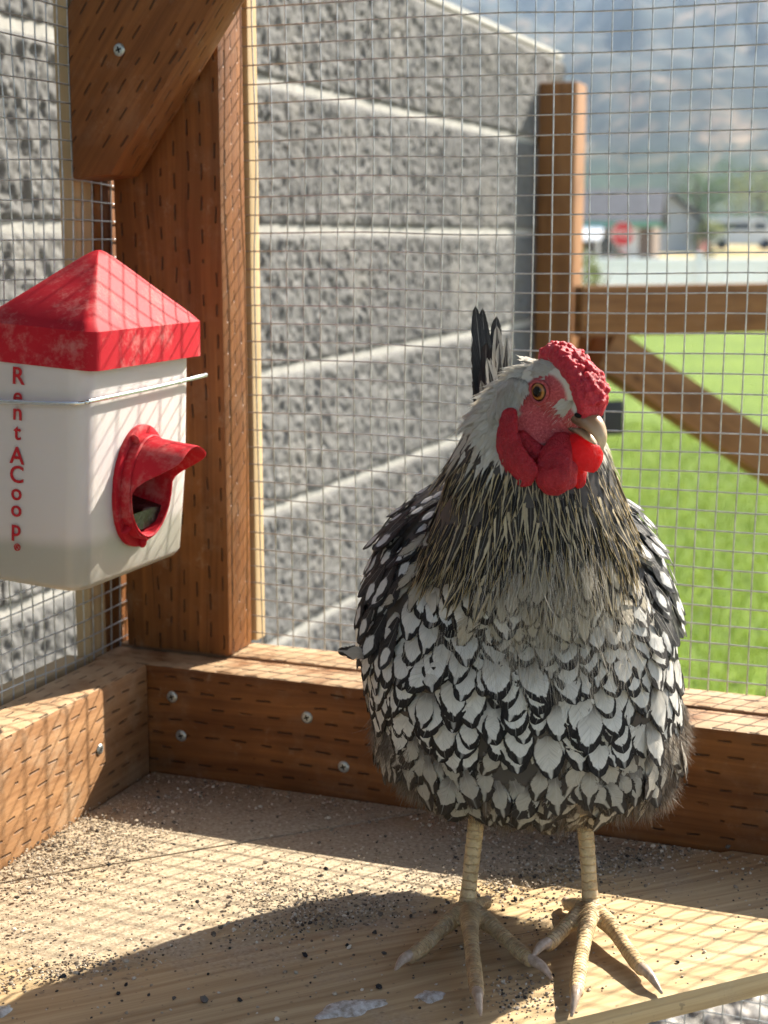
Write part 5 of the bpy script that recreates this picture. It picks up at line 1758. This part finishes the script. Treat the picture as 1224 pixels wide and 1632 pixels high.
L_BREASTC = Lib('round', 0.027, 0.0158, 14, 6, 10.0, 18, 20, F_LACED, 0.04, 21)
L_BREAST = Lib('round', 0.028, 0.0158, 14, 6, 6.5, 18, 26, F_LACED, 0.06, 1)
L_DULL = Lib('round', 0.026, 0.0135, 12, 6, 9.0, 20, 16, F_DULL, 0.14, 2)
L_UPPER = Lib('round', 0.034, 0.0105, 12, 6, 4.0, 15, 16, F_UPPER, 0.16, 3)
L_COVERT = Lib('round', 0.028, 0.0145, 12, 6, 4.0, 25, 16, F_COVERT, 0.04, 4)
L_HACK = Lib('lance', 0.034, 0.0068, 9, 4, -2.0, 40, 20, F_HACKLE, 0.08, 5)
L_HACK2 = Lib('lance', 0.026, 0.0062, 8, 4, -4.0, 60, 16, F_HACK2, 0.10, 6)
L_HEAD = Lib('lance', 0.0105, 0.0034, 5, 2, 10.0, 60, 12, F_HEAD, 0.12, 7)
L_CREAM = Lib('lance', 0.021, 0.0050, 7, 2, -2.0, 60, 12, F_HEAD, 0.12, 12)
L_DOWN = Lib('lance', 0.028, 0.0120, 9, 4, 9.0, 20, 16, F_DOWN, 0.30, 8)
L_TAIL = Lib('plume', 0.120, 0.0130, 18, 6, 0.3, 12, 6, F_TAIL, 0.16, 9)
L_TAILW = Lib('plume', 0.085, 0.0085, 14, 6, 0.5, 16, 6, F_TAILW, 0.25, 10)

camH = np.array((-0.0805, -0.7766, 0.375))
def rows(fun, z0, z1, dz, spacing, thr=(-math.pi, math.pi), jit=0.25):
    z = z0; k = 0
    while z < z1:
        P0, n0, d0 = frame(fun, np.array([z]), np.array([0.0]))
        cx, a, y0, Fr, Bk = [float(q) for q in fun(z)]
        per = (thr[1] - thr[0]) * (a + 0.5 * (Fr + Bk)) / 2
        m = max(3, int(per / spacing))
        for j in range(m):
            th = thr[0] + (thr[1] - thr[0]) * ((j + 0.5 * (k % 2) + rng.uniform(-jit, jit)) % m) / m
            zz = z + rng.uniform(-jit, jit) * dz
            yield zz, th
        z += dz; k += 1

vis_breast, breast, dull, upper, covert, down, lowb = [], [], [], [], [], [], []
for z, th in rows(fb, 0.062, 0.246, 0.0066, 0.0088):
    P, n, d = frame(fb, np.array([z]), np.array([th])); P, n, d = P[0], n[0], d[0]
    wrap = (th + math.pi) % (2 * math.pi) - math.pi
    side = abs(wrap)
    # feathers sweep down and a little outwards and back from the keel line
    sw = np.array([math.copysign(0.22, wrap) * min(1, side / 0.5), 0.18 * min(1, side), -0.9])
    low = float(np.interp(z, [0.085, 0.125], [0.12, 0.5]))
    d = d * 0.65 + sw * low
    root = P - n * 0.0012
    roll = rng.normal(0, 0.20); lift = abs(rng.normal(0.11, 0.05)) * float(np.interp(z, [0.085, 0.13], [0.8, 1.0])); sc = rng.uniform(0.80, 1.12)
    tipz = z - 0.026
    wob = vnoise(np.array([th * 2.2, z * 40, 1.0]), 3) * 0.010
    facing = n @ ((camH - P) / np.linalg.norm(camH - P))
    if tipz + wob < 0.058 and side < 2.2:
        down.append(place(root, n, d, lift, roll * 1.5, sc))
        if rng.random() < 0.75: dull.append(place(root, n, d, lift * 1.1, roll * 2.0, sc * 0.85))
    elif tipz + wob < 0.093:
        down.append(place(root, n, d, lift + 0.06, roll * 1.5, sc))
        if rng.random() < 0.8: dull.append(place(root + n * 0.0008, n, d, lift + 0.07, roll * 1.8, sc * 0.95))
        if rng.random() < 0.25: breast.append(place(root, n, d, lift, roll * 1.6, sc * 0.85))
    elif z > 0.176 + wob and side > 0.85:
        for q_ in range(2):
            covert.append(place(root + n * 0.0008 * q_ + rng.normal(0, 0.002, 3), n, d + np.array([0, 0.28, 0]), 0.045 + 0.03 * rng.random(), roll * 0.5 + rng.normal(0, 0.06), sc * np.interp(z, [0.18, 0.24], [1.0, 0.72])))
    elif z > 0.202 + wob and side <= 0.85:
        upper.append(place(root, n, d, lift * 1.1, roll * 1.5, sc))
    else:
        m = place(root, n, d, lift, roll, sc)
        if facing > 0.12: vis_breast.append((facing * rng.uniform(0.8, 1.0), m, z))
        elif z < 0.118: lowb.append(m)
        else: breast.append(m)
        if side > 1.35 and z > 0.16 and rng.random() < 0.5:
            covert.append(place(root, n, d, 0.05, roll * 0.5, sc))
vis_breast.sort(key=lambda q: -q[0])
singles('breast_feather', L_BREAST, [m for _, m, z in vis_breast[:295] if z >= 0.118])
singles('breast_feather', L_BREASTC, [m for _, m, z in vis_breast[:295] if z < 0.118])
joined('side_plumage', L_BREAST, breast + [m for _, m, z in vis_breast[295:] if z >= 0.118])
joined('flank_plumage', L_BREASTC, lowb + [m for _, m, z in vis_breast[295:] if z < 0.118])
joined('soft_plumage', L_UPPER, upper)
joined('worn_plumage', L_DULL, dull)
joined('wing_coverts', L_COVERT, covert)
joined('belly_plumage', L_DOWN, down)

# neck hackle, in layers from the cape up to the head
hk, hk2, soft2, cream = [], [], [], []
for z, th in rows(fn_, 0.219, 0.304, 0.0040, 0.0050, jit=0.4):
    P, n, d = frame(fn_, np.array([z]), np.array([th])); P, n, d = P[0], n[0], d[0]
    wrap = (th + math.pi) % (2 * math.pi) - math.pi
    side = abs(wrap)
    fr_ = math.exp(-(wrap / 0.55) ** 2)                     # throat
    d = d * 0.8 + np.array([math.copysign(0.10, wrap) * min(1, side), 0.0, -0.35])
    roll = rng.normal(0, 0.10); lift = abs(rng.normal(0.045, 0.022))
    hl_ = HM.T @ (P - HC) * 1000
    if z > 0.298 or (np.linalg.norm(hl_) < 19): continue
    sc = np.interp(z, [0.219, 0.245, 0.268, 0.298], [0.95, 0.90, 0.72, 0.50]) * rng.uniform(0.85, 1.1)
    m = place(P - n * 0.0008, n, d, lift, roll, sc)
    if z > 0.272 + 0.004 * rng.normal() and fr_ < 0.6:
        cream.append(place(P - n * 0.0006, n, d, lift, roll, rng.uniform(0.8, 1.1)))
    elif z > 0.266 + 0.006 * rng.normal() or rng.random() < fr_ * 0.5:
        hk2.append(place(P - n * 0.0008, n, d, lift, roll, sc * (1.5 if z < 0.262 else 1.35)))
    else:
        hk.append(m)
for z, th in rows(fn_, 0.198, 0.226, 0.0060, 0.0066, (-0.55, 0.70), 0.45):
    P, n, d = frame(fn_, np.array([z]), np.array([th])); P, n, d = P[0], n[0], d[0]
    d = d * 0.6 + np.array([0.15 * th, 0, -0.8])
    soft2.append(place(P - n * 0.0010, n, d, abs(rng.normal(0.13, 0.06)), rng.normal(0, 0.25), rng.uniform(0.7, 1.0)))
cape = []
for z, th in rows(fn_, 0.178, 0.214, 0.0075, 0.0095, (-1.2, 1.2), 0.4):
    P, n, d = frame(fn_, np.array([z]), np.array([th])); P, n, d = P[0], n[0], d[0]
    cape.append(place(P - n * 0.0012, n, d * 0.6 + np.array([0.25 * th, 0, -0.8]), abs(rng.normal(0.12, 0.06)), rng.normal(0, 0.25), rng.uniform(0.72, 1.0)))
joined('crop_plumage', L_BREAST, cape)
joined('throat_plumage', L_UPPER, soft2)
joined('nape_plumage', L_CREAM, cream)
joined('neck_hackle', L_HACK, hk)
joined('upper_hackle', L_HACK2, hk2)

# short cream feathers of the head, flowing back from the beak
cand = np.where((co[:, 2] > 0.262) & (np.linalg.norm(hl, axis=1) < 40))[0]
sel = rng.choice(cand, min(len(cand), 9000), replace=False)
acc_m, white_m = [], []
cell = {}
for i in sel:
    h = hl[i]; P = co[i]; n = nor[i]
    f = fm[i]
    if f < 1.0 and h[0] > -11: continue
    if h[0] > 19: continue                                     # comb and beak
    if h[0] > 8 and h[2] > 4: continue
    if h[0] > 4 and h[2] < -6 and abs(h[1]) < 12: continue
    key = tuple(np.floor(P / 0.0016).astype(int))
    if key in cell: continue
    cell[key] = 1
    d = -hf * 0.8 + np.array([0, 0.1, -0.15]) + (-hu) * (0.35 + 0.7 * max(0, -h[2] / 14)) * (1 if h[2] < 8 else 0.2)
    if h[0] < -8: d = d + np.array([0, 0, -0.7])
    sc = rng.uniform(0.85, 1.2) * np.interp(h[0], [-30, -12, 6], [1.7, 1.35, 0.85])
    m = place(P - n * 0.0006, n, d, abs(rng.normal(0.10, 0.06)), rng.normal(0, 0.18), sc)
    acc_m.append(m)
joined('head_plumage', L_HEAD, acc_m)
# white ear tuft and bristles under the eye on both cheeks
tuft = []
for sg in (1, -1):
    si = np.where((hl[:, 0] > -19) & (hl[:, 0] < -9) & (hl[:, 2] > -9) & (hl[:, 2] < 7) & (hl[:, 1] * sg > 6))[0]
    for i_ in rng.choice(si, min(len(si), 260), replace=False):
        tuft.append(place(co[i_] + nor[i_] * 0.0012, nor[i_], -hu * 0.9 + hf * 0.35, 0.16, rng.normal(0, 0.22), rng.uniform(0.75, 1.1)))
    for _ in range(110):
        t = rng.random()
        a, c = -7 + 15 * t + rng.normal(0, 1.2), -9.5 - 2.5 * t + rng.normal(0, 1.6)
        P = H(a, sg * (13.2 - 3.5 * t), c); d = -hu * 0.7 - hf * 0.55
        tuft.append(place(P, hs * sg, d, 0.16, rng.normal(0, 0.25), rng.uniform(0.45, 0.8)))
joined('ear_tuft', L_HEAD, tuft)

# tail : a narrow upright fan behind the neck
tl, tw = [], []
for k in range(10):
    sg = -1 if k % 2 else 1
    P = np.array([-0.0175 + 0.0014 * rng.normal(), 0.098 + 0.006 * rng.normal(), 0.224 + 0.007 * rng.normal()])
    d = np.array([-0.03 + 0.008 * sg + 0.006 * rng.normal(), 0.2 * rng.random(), 1.0]); d /= np.linalg.norm(d)
    n = np.array([sg * 0.45, -0.88, 0.1])
    tl.append(place(P, n, d, 0.0, rng.normal(0, 0.06), rng.uniform(0.70, 0.88)))
singles('tail_feather', L_TAIL, tl)
for k in range(8):
    P = np.array([-0.0110 + 0.002 * rng.normal(), 0.088 + 0.004 * rng.normal(), 0.236 + 0.012 * rng.normal()])
    d = np.array([-0.06 + 0.06 * rng.normal(), 0.1, 1.0]); n = np.array([0.45, -0.88, 0.1])
    tw.append(place(P, n, d, 0.05, rng.normal(0, 0.1), rng.uniform(0.70, 1.0)))
singles('tail_covert', L_TAILW, tw)
# one stray feather sticking out at the flank
singles('stray_feather', L_DULL, [place(np.array((-0.086, 0.008, 0.154)), np.array((0.1, -0.6, 0.75)), np.array((-0.9, -0.1, 0.30)), 0.05, 0.0, 0.75)])

# downy fluff and hair-like filaments
def strands(name, roots, dirs, lens, width, mat, segs=4, curl=0.25, tones=None):
    n = len(roots)
    roots, dirs = np.asarray(roots), np.asarray(dirs)
    dirs = dirs / np.linalg.norm(dirs, axis=1)[:, None]
    side = np.cross(dirs, rng.normal(size=(n, 3))); side /= np.linalg.norm(side, axis=1)[:, None]
    bend = np.cross(dirs, side) * rng.normal(0, curl, (n, 1)) + np.array([0, 0, -0.12])
    V = np.empty((n, segs + 1, 2, 3))
    for i in range(segs + 1):
        t = i / segs
        c = roots + dirs * (lens * t)[:, None] + bend * (lens * t * t)[:, None]
        w = width * (1 - 0.85 * t)
        V[:, i, 0] = c - side * w; V[:, i, 1] = c + side * w
    k = np.arange(n)[:, None] * (segs + 1) * 2
    F = np.concatenate([np.stack([k[:, 0] + 2 * i, k[:, 0] + 2 * i + 1, k[:, 0] + 2 * i + 3, k[:, 0] + 2 * i + 2], -1) for i in range(segs)])
    me = mesh_np(name, V.reshape(-1, 3), F)
    at = me.attributes.new('tone', 'FLOAT', 'POINT'); at.data.foreach_set('value', np.repeat(rng.random(n), (segs + 1) * 2).astype(np.float32))
    o = link(name, me, mat, hen); o['kind'] = 'stuff'
    return o
FLUFF = leafmat('brown_fluff', (0.085, 0.066, 0.05), (0.30, 0.245, 0.195))
WISP = leafmat('pale_filament', (0.30, 0.26, 0.20), (0.70, 0.65, 0.56))
BRIST = leafmat('white_bristle', (0.62, 0.56, 0.48), (0.80, 0.77, 0.70))
n_ = 16000
zv = 0.0615 + 0.034 * rng.random(n_) ** 1.6; tv = rng.uniform(-math.pi, math.pi, n_)
keep = ~((np.abs(tv) < 1.3) & (zv > 0.070) & (rng.random(n_) < 0.9))
zv, tv = zv[keep], tv[keep]; n_ = len(zv)
P, n, d = frame(fb, zv, tv)
rt_ = list(P); dr_ = list(n * 0.40 + d * 0.8 + rng.normal(0, 0.15, (n_, 3)) + np.array((0, 0, -0.35))); ln_ = list(rng.uniform(0.004, 0.010, n_))
# thigh tufts: dense short down over the fluffy thighs
lowv = np.where((co[:, 2] > 0.058) & (co[:, 2] < 0.112) & (np.abs(co[:, 0]) > 0.012) & (co[:, 1] > -0.012) & (isleg < 0.3))[0]
for i_ in rng.choice(lowv, min(len(lowv), 16000), replace=False):
    rt_.append(co[i_]); dr_.append(nor[i_] * 0.45 + np.array((0.0, 0.05, -0.85)) + rng.normal(0, 0.16, 3)); ln_.append(rng.uniform(0.004, 0.0115))
strands('fluff', rt_, dr_, np.array(ln_), 0.00017, FLUFF, 4, 0.25)
rt_, dr_, ln_ = [], [], []
for fun, z0, sd, n_ in ((fb, 0.180, 0.010, 1000), (fn_, 0.206, 0.009, 1100)):
    zv = rng.normal(z0, sd, n_); tv = rng.normal(0.12, 0.30, n_)
    P, n, d = frame(fun, zv, tv)
    rt_ += list(P + n * rng.uniform(0.001, 0.006, (n_, 1))); dr_ += list(d + n * rng.uniform(0.02, 0.34, (n_, 1)) + rng.normal(0, 0.17, (n_, 3))); ln_ += list(rng.uniform(0.010, 0.030, n_))
strands('breast_filaments', rt_, dr_, np.array(ln_), 0.00011, WISP, 4, 0.25)
rt_, dr_, ln_ = [], [], []
fi = np.where((isface > 0.5) & (hl[:, 2] < 1) & (hl[:, 0] < 22))[0]
for i in rng.choice(fi, min(len(fi), 900), replace=False):
    rt_.append(co[i]); dr_.append(-hf * 0.8 - hu * 0.6 + nor[i] * 0.35 + rng.normal(0, 0.15, 3)); ln_.append(rng.uniform(0.0015, 0.004))
strands('face_bristles', rt_, dr_, np.array(ln_), 0.00007, BRIST, 3, 0.2)
